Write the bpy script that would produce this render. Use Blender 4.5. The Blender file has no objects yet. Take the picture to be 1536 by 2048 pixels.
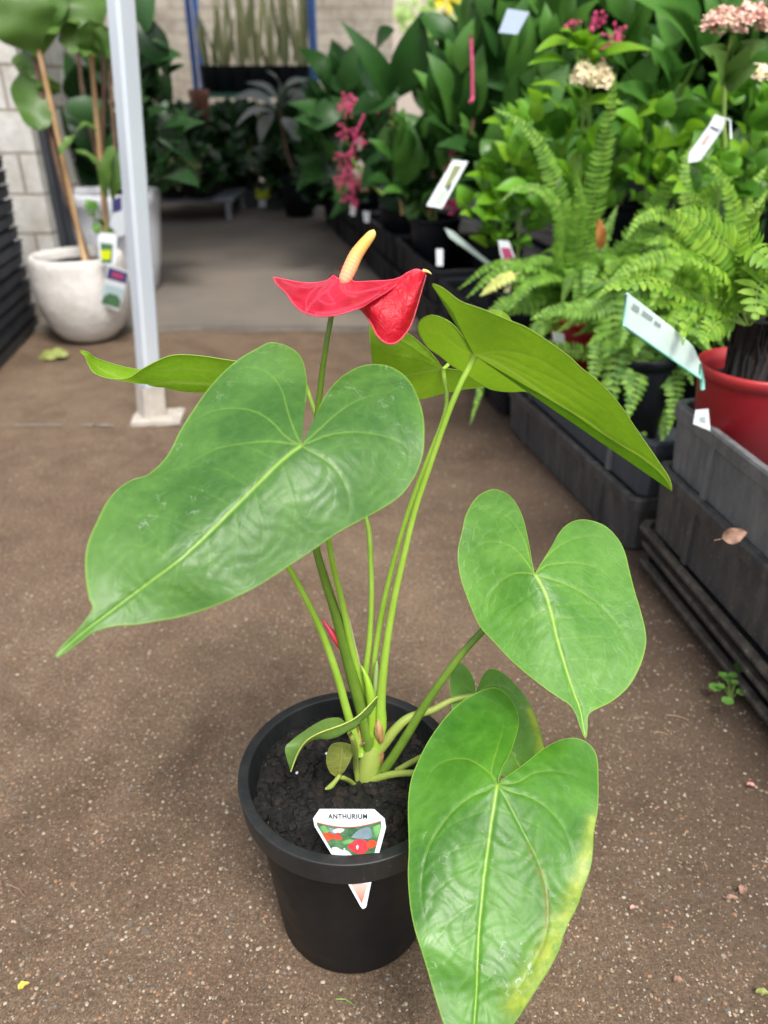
import bpy, math, random
import numpy as np
from mathutils import Vector, Matrix, noise as mnoise

S = bpy.context.scene
R = math.radians
random.seed(7)

# ------------------------------------------------------------------ camera
CAMH = 0.71
PITCH = R(29.0)
FPX = 1537.0
cam_d = bpy.data.cameras.new("camera")
cam = bpy.data.objects.new("camera", cam_d)
S.collection.objects.link(cam)
cam.location = (0, 0, CAMH)
cam.rotation_euler = (R(90) - PITCH, 0, 0)
cam_d.sensor_fit = 'VERTICAL'
cam_d.sensor_height = 36.0
cam_d.sensor_width = 27.0
cam_d.lens = 36.0 * FPX / 2048.0
cam_d.clip_start = 0.02
cam_d.clip_end = 200
cam_d.dof.use_dof = True
cam_d.dof.focus_distance = 0.60
cam_d.dof.aperture_fstop = 5.2
S.camera = cam

# ------------------------------------------------------------------ sky, sun, exposure
SUN_EL, SUN_AZ = R(60), R(158)      # azimuth from +Y towards +X
w = bpy.data.worlds.new("World")
S.world = w
w.use_nodes = True
nt = w.node_tree
nt.nodes.clear()
sky = nt.nodes.new('ShaderNodeTexSky')
sky.sky_type = 'NISHITA'
sky.sun_disc = False
sky.sun_elevation = SUN_EL
sky.sun_rotation = SUN_AZ
sky.air_density = 1.0
sky.dust_density = 4.0
bg = nt.nodes.new('ShaderNodeBackground')
bg.inputs['Strength'].default_value = 0.15
hs = nt.nodes.new('ShaderNodeHueSaturation')
hs.inputs['Saturation'].default_value = 0.42
wo = nt.nodes.new('ShaderNodeOutputWorld')
nt.links.new(sky.outputs[0], hs.inputs['Color'])
nt.links.new(hs.outputs[0], bg.inputs[0])
nt.links.new(bg.outputs[0], wo.inputs[0])
sl = bpy.data.lights.new("sun", 'SUN')
sl.energy = 1.5
sl.angle = R(14)
sl.color = (1.0, 0.965, 0.9)
sun = bpy.data.objects.new("sun", sl)
S.collection.objects.link(sun)
sd = Vector((math.sin(SUN_AZ) * math.cos(SUN_EL), math.cos(SUN_AZ) * math.cos(SUN_EL), math.sin(SUN_EL)))
sun.rotation_euler = sd.to_track_quat('Z', 'Y').to_euler()
S.view_settings.view_transform = 'Standard'
S.view_settings.look = 'None'
S.view_settings.exposure = 0.87
S.view_settings.gamma = 1.0
S.render.engine = 'CYCLES'
S.cycles.use_denoising = True
S.cycles.max_bounces = 6
S.cycles.diffuse_bounces = 3
S.cycles.glossy_bounces = 2
S.cycles.transmission_bounces = 4
S.cycles.transparent_max_bounces = 6
S.cycles.sample_clamp_indirect = 6

# ------------------------------------------------------------------ picture rays to places
CO = np.array([0, 0, CAMH])
FV = np.array([0, math.cos(PITCH), -math.sin(PITCH)])
UV = np.array([0, math.sin(PITCH), math.cos(PITCH)])
XV = np.array([1.0, 0, 0])
def ray(px, py):
    return XV * ((px - 768) / FPX) + UV * ((1024 - py) / FPX) + FV
def P(px, py, d):                       # at depth d along the view axis
    return CO + ray(px, py) * d
def G(px, py, z=0.0):                   # on the level z
    r = ray(px, py)
    return CO + r * ((z - CAMH) / r[2])
def YP(px, py, y):                      # on the upright plane at distance y
    r = ray(px, py)
    return CO + r * (y / r[1])
def PLN(px, py, p0, n):
    r = ray(px, py)
    return CO + r * (np.dot(np.array(p0) - CO, n) / np.dot(r, n))
def V(a):
    return Vector((float(a[0]), float(a[1]), float(a[2])))

# ------------------------------------------------------------------ mesh helpers
def lerp(a, b, t): return a + (b - a) * t
class MB:
    def __init__(s):
        s.v = []; s.f = []; s.m = []
    def add(s, vs, fs, mi=0):
        o = len(s.v)
        s.v.extend([tuple(float(c) for c in p) for p in vs])
        s.f.extend([tuple(i + o for i in f) for f in fs])
        s.m.extend([mi] * len(fs))
    def grid(s, rows, mi=0, closed=False):
        nr = len(rows); nc = len(rows[0])
        vs = [p for r in rows for p in r]
        fs = []
        for i in range(nr - 1):
            for j in range(nc if closed else nc - 1):
                k = (j + 1) % nc
                fs.append((i * nc + j, i * nc + k, (i + 1) * nc + k, (i + 1) * nc + j))
        s.add(vs, fs, mi)
    def box(s, c, size, rz=0.0, mi=0, taper=1.0):
        hx, hy, hz = [q / 2 for q in size]
        ca, sa = math.cos(rz), math.sin(rz)
        vs = []
        for z in (-1, 1):
            t = 1.0 if z > 0 else taper
            for x, y in ((-1, -1), (1, -1), (1, 1), (-1, 1)):
                X = x * hx * t; Y = y * hy * t
                vs.append((c[0] + X * ca - Y * sa, c[1] + X * sa + Y * ca, c[2] + z * hz))
        s.add(vs, [(3, 2, 1, 0), (4, 5, 6, 7), (0, 1, 5, 4), (1, 2, 6, 5), (2, 3, 7, 6), (3, 0, 4, 7)], mi)
    def tube(s, pts, rad, n=8, mi=0, caps=True):
        pts = [V(p) for p in pts]
        if not hasattr(rad, '__len__'):
            rad = [rad] * len(pts)
        rows = []
        up = None
        for i, p in enumerate(pts):
            t = (pts[min(i + 1, len(pts) - 1)] - pts[max(i - 1, 0)])
            if t.length < 1e-9: t = Vector((0, 0, 1))
            t.normalize()
            if up is None:
                a = Vector((1, 0, 0)) if abs(t.x) < 0.8 else Vector((0, 1, 0))
                up = t.cross(a).normalized()
            up = (up - t * up.dot(t)).normalized()
            b = t.cross(up)
            rows.append([p + (up * math.cos(2 * math.pi * k / n) + b * math.sin(2 * math.pi * k / n)) * rad[i] for k in range(n)])
        o = len(s.v)
        s.grid(rows, mi, True)
        if caps:
            s.f.append(tuple(o + k for k in range(n))); s.m.append(mi)
            q = o + (len(rows) - 1) * n
            s.f.append(tuple(q + n - 1 - k for k in range(n))); s.m.append(mi)
    def lathe(s, prof, c, n=48, mi=0, wob=0.0):
        rows = []
        for r, z in prof:
            row = []
            for k in range(n):
                a = 2 * math.pi * k / n
                rr = r * (1 + wob * math.sin(3 * a + z * 17))
                row.append((c[0] + rr * math.cos(a), c[1] + rr * math.sin(a), c[2] + z))
            rows.append(row)
        s.grid(rows, mi, True)
    def poly(s, pts, mi=0, thick=None):
        n = len(pts)
        if thick is None:
            s.add(pts, [tuple(range(n))], mi)
        else:
            t = np.array(thick)
            b = [np.array(p) + t for p in pts]
            fs = [tuple(range(n)), tuple(range(2 * n - 1, n - 1, -1))]
            fs += [(i, n + i, n + (i + 1) % n, (i + 1) % n) for i in range(n)]
            s.add(list(pts) + b, fs, mi)
    def build(s, name, mats, parent=None, smooth=True, origin=None):
        me = bpy.data.meshes.new(name)
        v = s.v
        if origin is not None:
            v = [(a - origin[0], b - origin[1], c - origin[2]) for a, b, c in v]
        me.from_pydata(v, [], s.f)
        if not isinstance(mats, (list, tuple)): mats = [mats]
        for m in mats: me.materials.append(m)
        me.polygons.foreach_set('material_index', s.m)
        me.polygons.foreach_set('use_smooth', [smooth] * len(s.f))
        me.update()
        o = bpy.data.objects.new(name, me)
        S.collection.objects.link(o)
        if origin is not None and parent is None: o.location = origin
        if parent is not None:
            o.parent = parent
            if origin is None:
                o.matrix_parent_inverse = Matrix.Translation(parent.location).inverted()
        return o

def tag(o, label=None, cat=None, group=None, kind=None):
    if label: o['label'] = label
    if cat: o['category'] = cat
    if group: o['group'] = group
    if kind: o['kind'] = kind
    return o
def empty(name, loc, label, cat, group=None):
    o = bpy.data.objects.new(name, None)
    S.collection.objects.link(o)
    o.location = V(loc)
    o.empty_display_size = 0.05
    return tag(o, label, cat, group)
def copy_thing(o, loc, label, rz=None, parent=None):
    c = o.copy(); S.collection.objects.link(c)
    if parent is None:
        c.location = loc
        if rz is not None: c.rotation_euler = (0, 0, rz)
        c['label'] = label
    else:
        c.parent = parent
    for ch in list(o.children):
        copy_thing(ch, None, None, None, c)
    return c

def crom(pts, n, closed=False):
    """smooth curve through points, n samples evenly by arc length"""
    p = np.array(pts, float)
    k = len(p)
    q = np.vstack([2 * p[0] - p[1], p, 2 * p[-1] - p[-2]])
    out = []
    for i in range(k - 1):
        a, b, c, d = q[i], q[i + 1], q[i + 2], q[i + 3]
        for t in np.linspace(0, 1, 10, endpoint=False):
            out.append(0.5 * ((2 * b) + (-a + c) * t + (2 * a - 5 * b + 4 * c - d) * t * t + (-a + 3 * b - 3 * c + d) * t ** 3))
    out.append(p[-1])
    o = np.array(out)
    L = np.concatenate([[0], np.cumsum(np.linalg.norm(np.diff(o[:, :min(3, o.shape[1])], axis=0), axis=1))])
    s = np.linspace(0, L[-1], n)
    return np.stack([np.interp(s, L, o[:, j]) for j in range(o.shape[1])], 1)

# ------------------------------------------------------------------ materials
def new_mat(name):
    m = bpy.data.materials.new(name)
    m.use_nodes = True
    m.node_tree.nodes.clear()
    return m, m.node_tree
class N:
    def __init__(s, nt): s.nt = nt
    def n(s, t, **kw):
        x = s.nt.nodes.new('ShaderNode' + t)
        for k, v in kw.items():
            if k.startswith('i_'):
                key = k[2:]
                x.inputs[int(key) if key.isdigit() else key.replace('_', ' ')].default_value = v
            else: setattr(x, k, v)
        return x
    def l(s, a, b): s.nt.links.new(a, b)
    def noise(s, scale, detail=3, rough=0.5, vec=None, dist=0.0):
        x = s.n('TexNoise'); x.inputs['Scale'].default_value = scale
        x.inputs['Detail'].default_value = detail; x.inputs['Roughness'].default_value = rough
        x.inputs['Distortion'].default_value = dist
        if vec is not None: s.l(vec, x.inputs['Vector'])
        return x.outputs['Fac']
    def ramp(s, fac, stops, interp='LINEAR'):
        x = s.n('ValToRGB'); x.color_ramp.interpolation = interp
        e = x.color_ramp.elements
        while len(e) < len(stops): e.new(0.5)
        for i, (p, c) in enumerate(stops):
            e[i].position = p
            e[i].color = (*c, 1) if len(c) == 3 else c
        s.l(fac, x.inputs[0])
        return x.outputs[0]
    def mix(s, fac, a, b, mode='MIX'):
        x = s.n('MixRGB', blend_type=mode)
        for i, q in enumerate((fac, a, b)):
            if hasattr(q, 'links'): s.l(q, x.inputs[i])
            elif isinstance(q, (int, float)): x.inputs[i].default_value = q if i == 0 else (q, q, q, 1)
            else: x.inputs[i].default_value = (*q, 1)
        return x.outputs[0]
    def math(s, op, a, b=0.0, clamp=False):
        x = s.n('Math', operation=op, use_clamp=clamp)
        for i, q in enumerate((a, b)):
            if hasattr(q, 'links'): s.l(q, x.inputs[i])
            else: x.inputs[i].default_value = q
        return x.outputs[0]
    def attr(s, name):
        x = s.n('Attribute', attribute_name=name)
        return x.outputs['Fac']
    def obj(s):
        return s.n('TexCoord').outputs['Object']
    def bump(s, h, strength=0.3, dist=0.001, normal=None):
        x = s.n('Bump'); x.inputs['Strength'].default_value = strength
        x.inputs['Distance'].default_value = dist
        s.l(h, x.inputs['Height'])
        if normal is not None: s.l(normal, x.inputs['Normal'])
        return x.outputs[0]
    def bsdf(s, col, rough=0.5, normal=None, spec=0.5, **kw):
        x = s.n('BsdfPrincipled')
        if hasattr(col, 'links'): s.l(col, x.inputs['Base Color'])
        else: x.inputs['Base Color'].default_value = (*col, 1)
        if hasattr(rough, 'links'): s.l(rough, x.inputs['Roughness'])
        else: x.inputs['Roughness'].default_value = rough
        x.inputs['Specular IOR Level'].default_value = spec
        if normal is not None: s.l(normal, x.inputs['Normal'])
        for k, v in kw.items(): x.inputs[k.replace('_', ' ')].default_value = v
        return x.outputs[0]
    def out(s, sh):
        o = s.n('OutputMaterial'); s.l(sh, o.inputs[0])

def simple(name, c1, c2=None, scale=8, rough=0.5, bump=0.0, bscale=60, spec=0.5, metal=0.0, detail=4):
    m, t = new_mat(name); n = N(t)
    co = n.obj()
    c2 = c2 or tuple(x * 0.75 for x in c1)
    f = n.noise(scale, detail, 0.6, co)
    col = n.ramp(f, [(0.3, c1), (0.7, c2)])
    nm = n.bump(n.noise(bscale, 4, 0.6, co), bump, 0.004) if bump else None
    n.out(n.bsdf(col, rough, nm, spec, Metallic=metal))
    return m

def foliage(name, dark, light, trans=0.35, rough=0.4, tcol=None, scale=30, spec=0.5):
    """leaf material: every leaf its own shade, light passes through"""
    m, t = new_mat(name); n = N(t)
    geo = n.n('NewGeometry')
    rnd = geo.outputs['Random Per Island']
    nz = n.noise(scale, 3, 0.6, n.obj())
    f = n.math('ADD', n.math('MULTIPLY', rnd, 0.75), n.math('MULTIPLY', nz, 0.4))
    col = n.ramp(f, [(0.1, dark), (0.9, light)])
    nm = n.bump(n.noise(scale * 3, 3, 0.6, n.obj()), 0.25, 0.003)
    b = n.bsdf(col, rough, nm, spec)
    tr = n.n('BsdfTranslucent')
    if tcol: n.l(n.mix(0.5, col, tcol), tr.inputs[0])
    else: n.l(col, tr.inputs[0])
    mx = n.n('MixShader'); mx.inputs[0].default_value = trans
    n.l(b, mx.inputs[1]); n.l(tr.outputs[0], mx.inputs[2])
    n.out(mx.outputs[0])
    return m

def hero_leaf(name, ca, cb, vein, yellow=(0.40, 0.50, 0.05), trans=0.35, rough=0.36, scratch=0.5, wax=0.25, spec=0.5, bumpy=0.35):
    m, t = new_mat(name); n = N(t)
    co = n.obj()
    base = n.ramp(n.noise(16, 6, 0.65, co, 0.8), [(0.36, ca), (0.64, cb)])
    cell = n.n('TexVoronoi', feature='DISTANCE_TO_EDGE'); cell.inputs['Scale'].default_value = 95
    wv = n.n('VectorMath', operation='ADD'); n.l(co, wv.inputs[0])
    ns = n.n('TexNoise'); ns.inputs['Scale'].default_value = 30; ns.inputs['Detail'].default_value = 3; n.l(co, ns.inputs['Vector'])
    sc = n.n('VectorMath', operation='SCALE'); sc.inputs['Scale'].default_value = 0.03
    n.l(ns.outputs['Color'], sc.inputs[0]); n.l(sc.outputs[0], wv.inputs[1]); n.l(wv.outputs[0], cell.inputs['Vector'])
    net = n.ramp(cell.outputs[0], [(0.0, (1, 1, 1)), (0.12, (0, 0, 0))])
    base = n.mix(n.math('MULTIPLY', net, 0.10), base, tuple(min(1, x * 1.5) for x in cb))
    small = n.noise(190, 3, 0.7, co)
    base = n.mix(0.35, base, n.mix(1.0, base, n.ramp(small, [(0.3, (0.72, 0.75, 0.7)), (0.7, (1.25, 1.22, 1.15))]), 'MULTIPLY'))
    yel = n.math('MULTIPLY', n.attr('yellow'), n.ramp(n.noise(110, 4, 0.7, co), [(0.36, (0.4,) * 3), (0.64, (1,) * 3)]), True)
    base = n.mix(yel, base, yellow)
    # brownish burn and dry white scuffs
    brn = n.math('MULTIPLY', n.attr('brown'), n.ramp(n.noise(160, 4, 0.7, co), [(0.4, (0,) * 3), (0.6, (1,) * 3)]), True)
    base = n.mix(n.math('MULTIPLY', brn, 0.7), base, (0.30, 0.20, 0.08))
    ev = n.math('MAXIMUM', n.attr('vein'), n.attr('edge'))
    base = n.mix(ev, base, vein)
    vo = n.n('TexVoronoi', feature='DISTANCE_TO_EDGE'); vo.inputs['Scale'].default_value = 42
    wv2 = n.n('VectorMath', operation='ADD'); n.l(co, wv2.inputs[0])
    ns2 = n.n('TexNoise'); ns2.inputs['Scale'].default_value = 70; ns2.inputs['Detail'].default_value = 4; n.l(co, ns2.inputs['Vector'])
    sc2 = n.n('VectorMath', operation='SCALE'); sc2.inputs['Scale'].default_value = 0.035
    n.l(ns2.outputs['Color'], sc2.inputs[0]); n.l(sc2.outputs[0], wv2.inputs[1]); n.l(wv2.outputs[0], vo.inputs['Vector'])
    ln = n.ramp(vo.outputs[0], [(0.0, (1,) * 3), (0.018, (0,) * 3)])
    msk = n.ramp(n.noise(14, 3, 0.6, co), [(0.54, (0,) * 3), (0.66, (1,) * 3)])
    brk = n.ramp(n.noise(120, 3, 0.6, co), [(0.48, (0,) * 3), (0.6, (1,) * 3)])
    sq = n.math('MULTIPLY', n.math('MULTIPLY', ln, msk), brk)
    base = n.mix(n.math('MULTIPLY', sq, scratch), base, (0.62, 0.72, 0.62))
    hgt = n.math('ADD', n.math('MULTIPLY', n.noise(60, 4, 0.6, co, 0.6), 1.0), n.math('MULTIPLY', net, -0.35))
    hgt = n.math('ADD', hgt, n.math('MULTIPLY', n.noise(26, 3, 0.5, co, 0.5), 0.8))
    hgt = n.math('ADD', hgt, n.math('MULTIPLY', n.noise(130, 3, 0.6, co, 1.5), 0.7))
    nm = n.bump(hgt, bumpy, 0.0016)
    rg = n.ramp(n.noise(22, 4, 0.6, co), [(0.3, (rough - 0.07,) * 3), (0.7, (rough + 0.14,) * 3)])
    b = n.bsdf(base, rg, nm, spec, Coat_Weight=wax, Coat_Roughness=0.38)
    tr = n.n('BsdfTranslucent')
    n.l(n.mix(0.5, base, (0.36, 0.60, 0.02)), tr.inputs[0])
    mx = n.n('MixShader'); mx.inputs[0].default_value = trans
    n.l(b, mx.inputs[1]); n.l(tr.outputs[0], mx.inputs[2])
    n.out(mx.outputs[0])
    return m

M = {}
M['leaf_top'] = hero_leaf('anthurium_leaf_top', (0.046, 0.150, 0.026), (0.105, 0.255, 0.048), (0.36, 0.60, 0.08), wax=0.20, rough=0.38, spec=0.5, bumpy=0.20)
M['leaf_mid'] = hero_leaf('anthurium_leaf_mid', (0.072, 0.235, 0.026), (0.145, 0.350, 0.055), (0.44, 0.64, 0.09), rough=0.40, wax=0.14, spec=0.45, bumpy=0.22)
M['leaf_low'] = hero_leaf('anthurium_leaf_low', (0.036, 0.165, 0.010), (0.095, 0.290, 0.026), (0.40, 0.62, 0.08), rough=0.36, scratch=0.85, wax=0.15, spec=0.42, bumpy=0.11)
M['leaf_under'] = hero_leaf('anthurium_leaf_underside', (0.215, 0.440, 0.014), (0.265, 0.500, 0.022), (0.42, 0.58, 0.10), trans=0.5, rough=0.5, scratch=0.1, wax=0.05, bumpy=0.2)
M['leaf_small'] = hero_leaf('anthurium_leaf_small', (0.120, 0.230, 0.050), (0.170, 0.290, 0.060), (0.60, 0.66, 0.14), trans=0.3, rough=0.45, scratch=0.1, wax=0.1)
M['leaf_old'] = hero_leaf('anthurium_leaf_old', (0.200, 0.270, 0.050), (0.300, 0.280, 0.070), (0.45, 0.42, 0.12), trans=0.25, rough=0.5, scratch=0.1, wax=0.1)
M['petiole'] = simple('petiole_green', (0.24, 0.43, 0.03), (0.34, 0.52, 0.07), 30, 0.38, 0.1, 200)
M['petiole_dark'] = simple('stalk_olive', (0.10, 0.19, 0.02), (0.16, 0.26, 0.03), 40, 0.38, 0.1, 200)
M['petiole_old'] = simple('petiole_old', (0.26, 0.35, 0.06), (0.33, 0.39, 0.09), 40, 0.45, 0.1, 200)
M['sheath'] = simple('dry_sheath', (0.42, 0.36, 0.22), (0.30, 0.16, 0.06), 60, 0.6, 0.3, 150)
M['bud'] = simple('red_bud', (0.70, 0.01, 0.06), (0.85, 0.12, 0.16), 40, 0.3)
def spathe_mat(nme='red_spathe', c1=(0.44, 0.003, 0.022), c2=(0.64, 0.026, 0.060), gl=0.15):
    m, t = new_mat(nme); n = N(t)
    co = n.obj()
    base = n.ramp(n.noise(38, 4, 0.6, co, 1.0), [(0.35, c1), (0.68, c2)])
    base = n.mix(n.math('MULTIPLY', n.attr('vein'), 0.55), base, (0.80, 0.10, 0.17))
    base = n.mix(n.attr('edge'), base, (0.85, 0.08, 0.14))
    h = n.math('ADD', n.noise(105, 3, 0.55, co, 1.6), n.math('MULTIPLY', n.attr('vein'), -0.6))
    nm = n.bump(h, 0.55, 0.003)
    b = n.bsdf(base, 0.42, nm, 0.4, Coat_Weight=gl, Coat_Roughness=0.3)
    tr = n.n('BsdfTranslucent'); n.l(base, tr.inputs[0])
    mx = n.n('MixShader'); mx.inputs[0].default_value = 0.2
    n.l(b, mx.inputs[1]); n.l(tr.outputs[0], mx.inputs[2]); n.out(mx.outputs[0])
    return m
M['spathe'] = spathe_mat()
M['spathe_under'] = spathe_mat('red_spathe_back', (0.48, 0.002, 0.016), (0.60, 0.008, 0.028), 0.0)
def spadix_mat():
    m, t = new_mat('yellow_spadix'); n = N(t)
    base = n.ramp(n.attr('along'), [(0.0, (0.80, 0.38, 0.24)), (0.3, (0.80, 0.40, 0.18)), (0.75, (0.82, 0.45, 0.09)), (1.0, (0.84, 0.56, 0.17))])
    x = n.bsdf(base, 0.5, None, 0.4, Subsurface_Weight=0.15, Subsurface_Scale=0.004)
    n.out(x)
    return m
M['spadix'] = spadix_mat()
M['spathe_tip'] = simple('spathe_tip', (0.85, 0.62, 0.22), (0.80, 0.50, 0.2), 30, 0.4)

def black_plastic(name, c1, c2, rough=0.45, dust=0.3, dcol=(0.16, 0.13, 0.10), spec=0.4):
    m, t = new_mat(name); n = N(t)
    co = n.obj()
    col = n.ramp(n.noise(9, 5, 0.6, co), [(0.3, c1), (0.7, c2)])
    st = n.n('Mapping'); st.inputs['Scale'].default_value = (14, 14, 2.5); n.l(co, st.inputs['Vector'])
    dm = n.ramp(n.noise(4, 6, 0.7, st.outputs[0]), [(0.45, (0,) * 3), (0.8, (1,) * 3)])
    sp = n.ramp(n.noise(220, 2, 0.5, co), [(0.66, (0,) * 3), (0.74, (1,) * 3)])
    col = n.mix(n.math('MULTIPLY', dm, dust), col, dcol)
    col = n.mix(n.math('MULTIPLY', sp, dust * 0.8), col, (0.35, 0.32, 0.28))
    rg = n.ramp(n.noise(13, 4, 0.6, co), [(0.3, (rough - 0.08,) * 3), (0.7, (rough + 0.15,) * 3)])
    nm = n.bump(n.noise(300, 3, 0.6, co), 0.12, 0.001)
    n.out(n.bsdf(col, rg, nm, spec))
    return m
M['pot'] = black_plastic('black_pot_plastic', (0.0030, 0.004, 0.0055), (0.005, 0.0062, 0.008), 0.48, 0.03, (0.16, 0.13, 0.10), 0.3)
M['pot_rim'] = black_plastic('black_rim_plastic', (0.010, 0.0115, 0.013), (0.016, 0.018, 0.020), 0.45, 0.10)
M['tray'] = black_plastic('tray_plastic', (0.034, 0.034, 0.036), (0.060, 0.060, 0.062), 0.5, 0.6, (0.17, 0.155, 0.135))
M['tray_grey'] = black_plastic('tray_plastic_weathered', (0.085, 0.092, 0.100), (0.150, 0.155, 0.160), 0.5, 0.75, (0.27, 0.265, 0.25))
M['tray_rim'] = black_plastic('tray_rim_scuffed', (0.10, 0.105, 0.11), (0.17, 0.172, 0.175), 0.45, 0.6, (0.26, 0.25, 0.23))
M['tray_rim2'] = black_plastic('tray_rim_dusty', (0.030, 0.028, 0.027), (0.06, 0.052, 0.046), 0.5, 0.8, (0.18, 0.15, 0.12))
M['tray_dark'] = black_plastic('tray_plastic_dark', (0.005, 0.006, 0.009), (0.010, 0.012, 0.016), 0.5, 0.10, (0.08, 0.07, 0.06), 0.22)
M['crate_blue'] = black_plastic('crate_plastic_bluish', (0.034, 0.042, 0.056), (0.055, 0.066, 0.084), 0.5, 0.25)
M['red_pot'] = simple('red_pot_plastic', (0.23, 0.004, 0.010), (0.29, 0.007, 0.014), 12, 0.42, 0.06, 200)
M['red_pot_rim'] = simple('red_rim_plastic', (0.42, 0.03, 0.035), (0.34, 0.015, 0.02), 12, 0.4, 0.05, 200)
M['white_pot'] = simple('white_fibre_pot', (0.74, 0.72, 0.69), (0.54, 0.51, 0.47), 13, 0.75, 0.9, 45, detail=8)
M['pale_pot'] = simple('pale_glazed_pot', (0.70, 0.72, 0.76), (0.62, 0.64, 0.69), 9, 0.6, 0.2, 90)
M['bark'] = simple('woody_stem', (0.20, 0.12, 0.075), (0.10, 0.06, 0.04), 60, 0.75, 0.7, 150)
M['cane'] = simple('bamboo_cane', (0.52, 0.34, 0.17), (0.38, 0.22, 0.10), 25, 0.5, 0.3, 120)
M['stem'] = simple('green_stem', (0.16, 0.30, 0.05), (0.26, 0.38, 0.08), 30, 0.5)
M['white_card'] = simple('white_card', (0.80, 0.84, 0.88), (0.74, 0.79, 0.84), 20, 0.35)
M['mint_card'] = simple('mint_price_card', (0.60, 0.72, 0.68), (0.54, 0.67, 0.62), 25, 0.4)
M['mint_edge'] = simple('mint_card_edge', (0.22, 0.55, 0.46), (0.2, 0.5, 0.42), 25, 0.4)
M['ink'] = simple('grey_ink', (0.42, 0.50, 0.48), (0.38, 0.45, 0.44), 40, 0.5)
M['black_ink'] = simple('dark_ink', (0.025, 0.03, 0.035), None, 40, 0.5)
M['blue_print'] = simple('navy_print', (0.05, 0.05, 0.18), (0.07, 0.06, 0.20), 40, 0.4)
M['pink_print'] = simple('pink_print', (0.45, 0.07, 0.16), (0.4, 0.06, 0.2), 40, 0.4)
M['skyblue_print'] = simple('pale_blue_print', (0.42, 0.58, 0.62), (0.5, 0.64, 0.66), 40, 0.4)
M['leaf_print'] = simple('leafy_print', (0.03, 0.10, 0.05), (0.12, 0.26, 0.12), 120, 0.35)
M['lime_sticker'] = simple('lime_sticker', (0.62, 0.72, 0.0), (0.58, 0.66, 0.0), 20, 0.5)
M['red_print'] = simple('red_flower_print', (0.75, 0.03, 0.04), (0.72, 0.07, 0.10), 150, 0.35)
M['orange_print'] = simple('orange_flower_print', (0.80, 0.10, 0.04), (0.75, 0.06, 0.03), 150, 0.35)
M['white_print'] = simple('white_flower_print', (0.80, 0.86, 0.88), (0.66, 0.76, 0.78), 150, 0.35)
M['grey_print'] = simple('slate_leaf_print', (0.16, 0.24, 0.28), (0.24, 0.32, 0.38), 150, 0.35)
def salmon():
    m, t = new_mat('salmon_print'); n = N(t)
    g = n.n('TexCoord').outputs['Generated']
    sx = n.n('SeparateXYZ'); n.l(g, sx.inputs[0])
    n.out(n.bsdf(n.ramp(sx.outputs[2], [(0.0, (0.78, 0.12, 0.08)), (0.9, (0.80, 0.50, 0.44))]), 0.4))
    return m
M['salmon'] = salmon()
M['zinc'] = simple('painted_steel', (0.70, 0.76, 0.82), (0.64, 0.71, 0.78), 7, 0.25, 0.05, 90, metal=0.25)
M['old_paint'] = simple('chipped_white_paint', (0.55, 0.52, 0.47), (0.42, 0.37, 0.31), 40, 0.6, 0.5, 90)
M['blue_steel'] = simple('blue_steel', (0.03, 0.13, 0.42), (0.03, 0.10, 0.34), 9, 0.4)
M['green_steel'] = simple('green_shelf', (0.04, 0.16, 0.11), (0.03, 0.12, 0.08), 9, 0.5)
M['grey_steel'] = simple('grey_bench_steel', (0.24, 0.27, 0.31), (0.20, 0.22, 0.25), 9, 0.4)
M['dark_post'] = simple('charcoal_paint', (0.035, 0.04, 0.05), (0.05, 0.055, 0.065), 5, 0.45)
M['pink'] = simple('pink_blossom', (0.62, 0.04, 0.16), (0.75, 0.12, 0.26), 60, 0.5)
M['pink_pale'] = simple('pale_pink_blossom', (0.78, 0.40, 0.36), (0.85, 0.66, 0.50), 50, 0.6)
M['cream'] = simple('cream_blossom', (0.85, 0.82, 0.50), (0.86, 0.70, 0.50), 50, 0.6)
M['fern'] = foliage('fern_green', (0.075, 0.21, 0.020), (0.25, 0.48, 0.06), 0.4, 0.5)
M['fern_lime'] = foliage('fern_lime', (0.10, 0.27, 0.014), (0.30, 0.52, 0.045), 0.4, 0.5)
M['fern_dim'] = foliage('fern_bluish', (0.07, 0.20, 0.045), (0.15, 0.32, 0.09), 0.3, 0.5)
M['hyd'] = foliage('hydrangea_green', (0.035, 0.13, 0.012), (0.17, 0.42, 0.035), 0.35, 0.34)
M['hyd_bright'] = foliage('young_leaf_green', (0.14, 0.36, 0.012), (0.24, 0.46, 0.03), 0.45, 0.38)
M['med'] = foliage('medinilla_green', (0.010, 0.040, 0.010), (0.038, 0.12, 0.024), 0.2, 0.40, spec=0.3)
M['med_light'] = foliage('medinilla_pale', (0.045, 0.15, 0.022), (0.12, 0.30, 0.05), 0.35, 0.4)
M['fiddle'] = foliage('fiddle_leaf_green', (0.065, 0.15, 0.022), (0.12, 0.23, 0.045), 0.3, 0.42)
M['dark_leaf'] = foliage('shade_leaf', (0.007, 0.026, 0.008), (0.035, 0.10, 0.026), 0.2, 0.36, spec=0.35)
M['variegated'] = foliage('variegated_leaf', (0.06, 0.14, 0.035), (0.42, 0.46, 0.22), 0.3, 0.4)
M['sans'] = foliage('sansevieria_leaf', (0.10, 0.14, 0.06), (0.42, 0.44, 0.22), 0.15, 0.45)
M['silver'] = foliage('silvery_leaf', (0.10, 0.13, 0.11), (0.30, 0.33, 0.30), 0.15, 0.35)
M['bright_bush'] = foliage('sunlit_bush', (0.30, 0.55, 0.10), (0.70, 0.85, 0.40), 0.5, 0.5)  # pale tones put the sunlight on these leaves into the colour
M['yellow_fl'] = simple('yellow_flower', (0.90, 0.75, 0.02), (0.85, 0.60, 0.02), 20, 0.5)
M['weed'] = foliage('weed_green', (0.14, 0.34, 0.05), (0.24, 0.48, 0.10), 0.4, 0.5)
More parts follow.
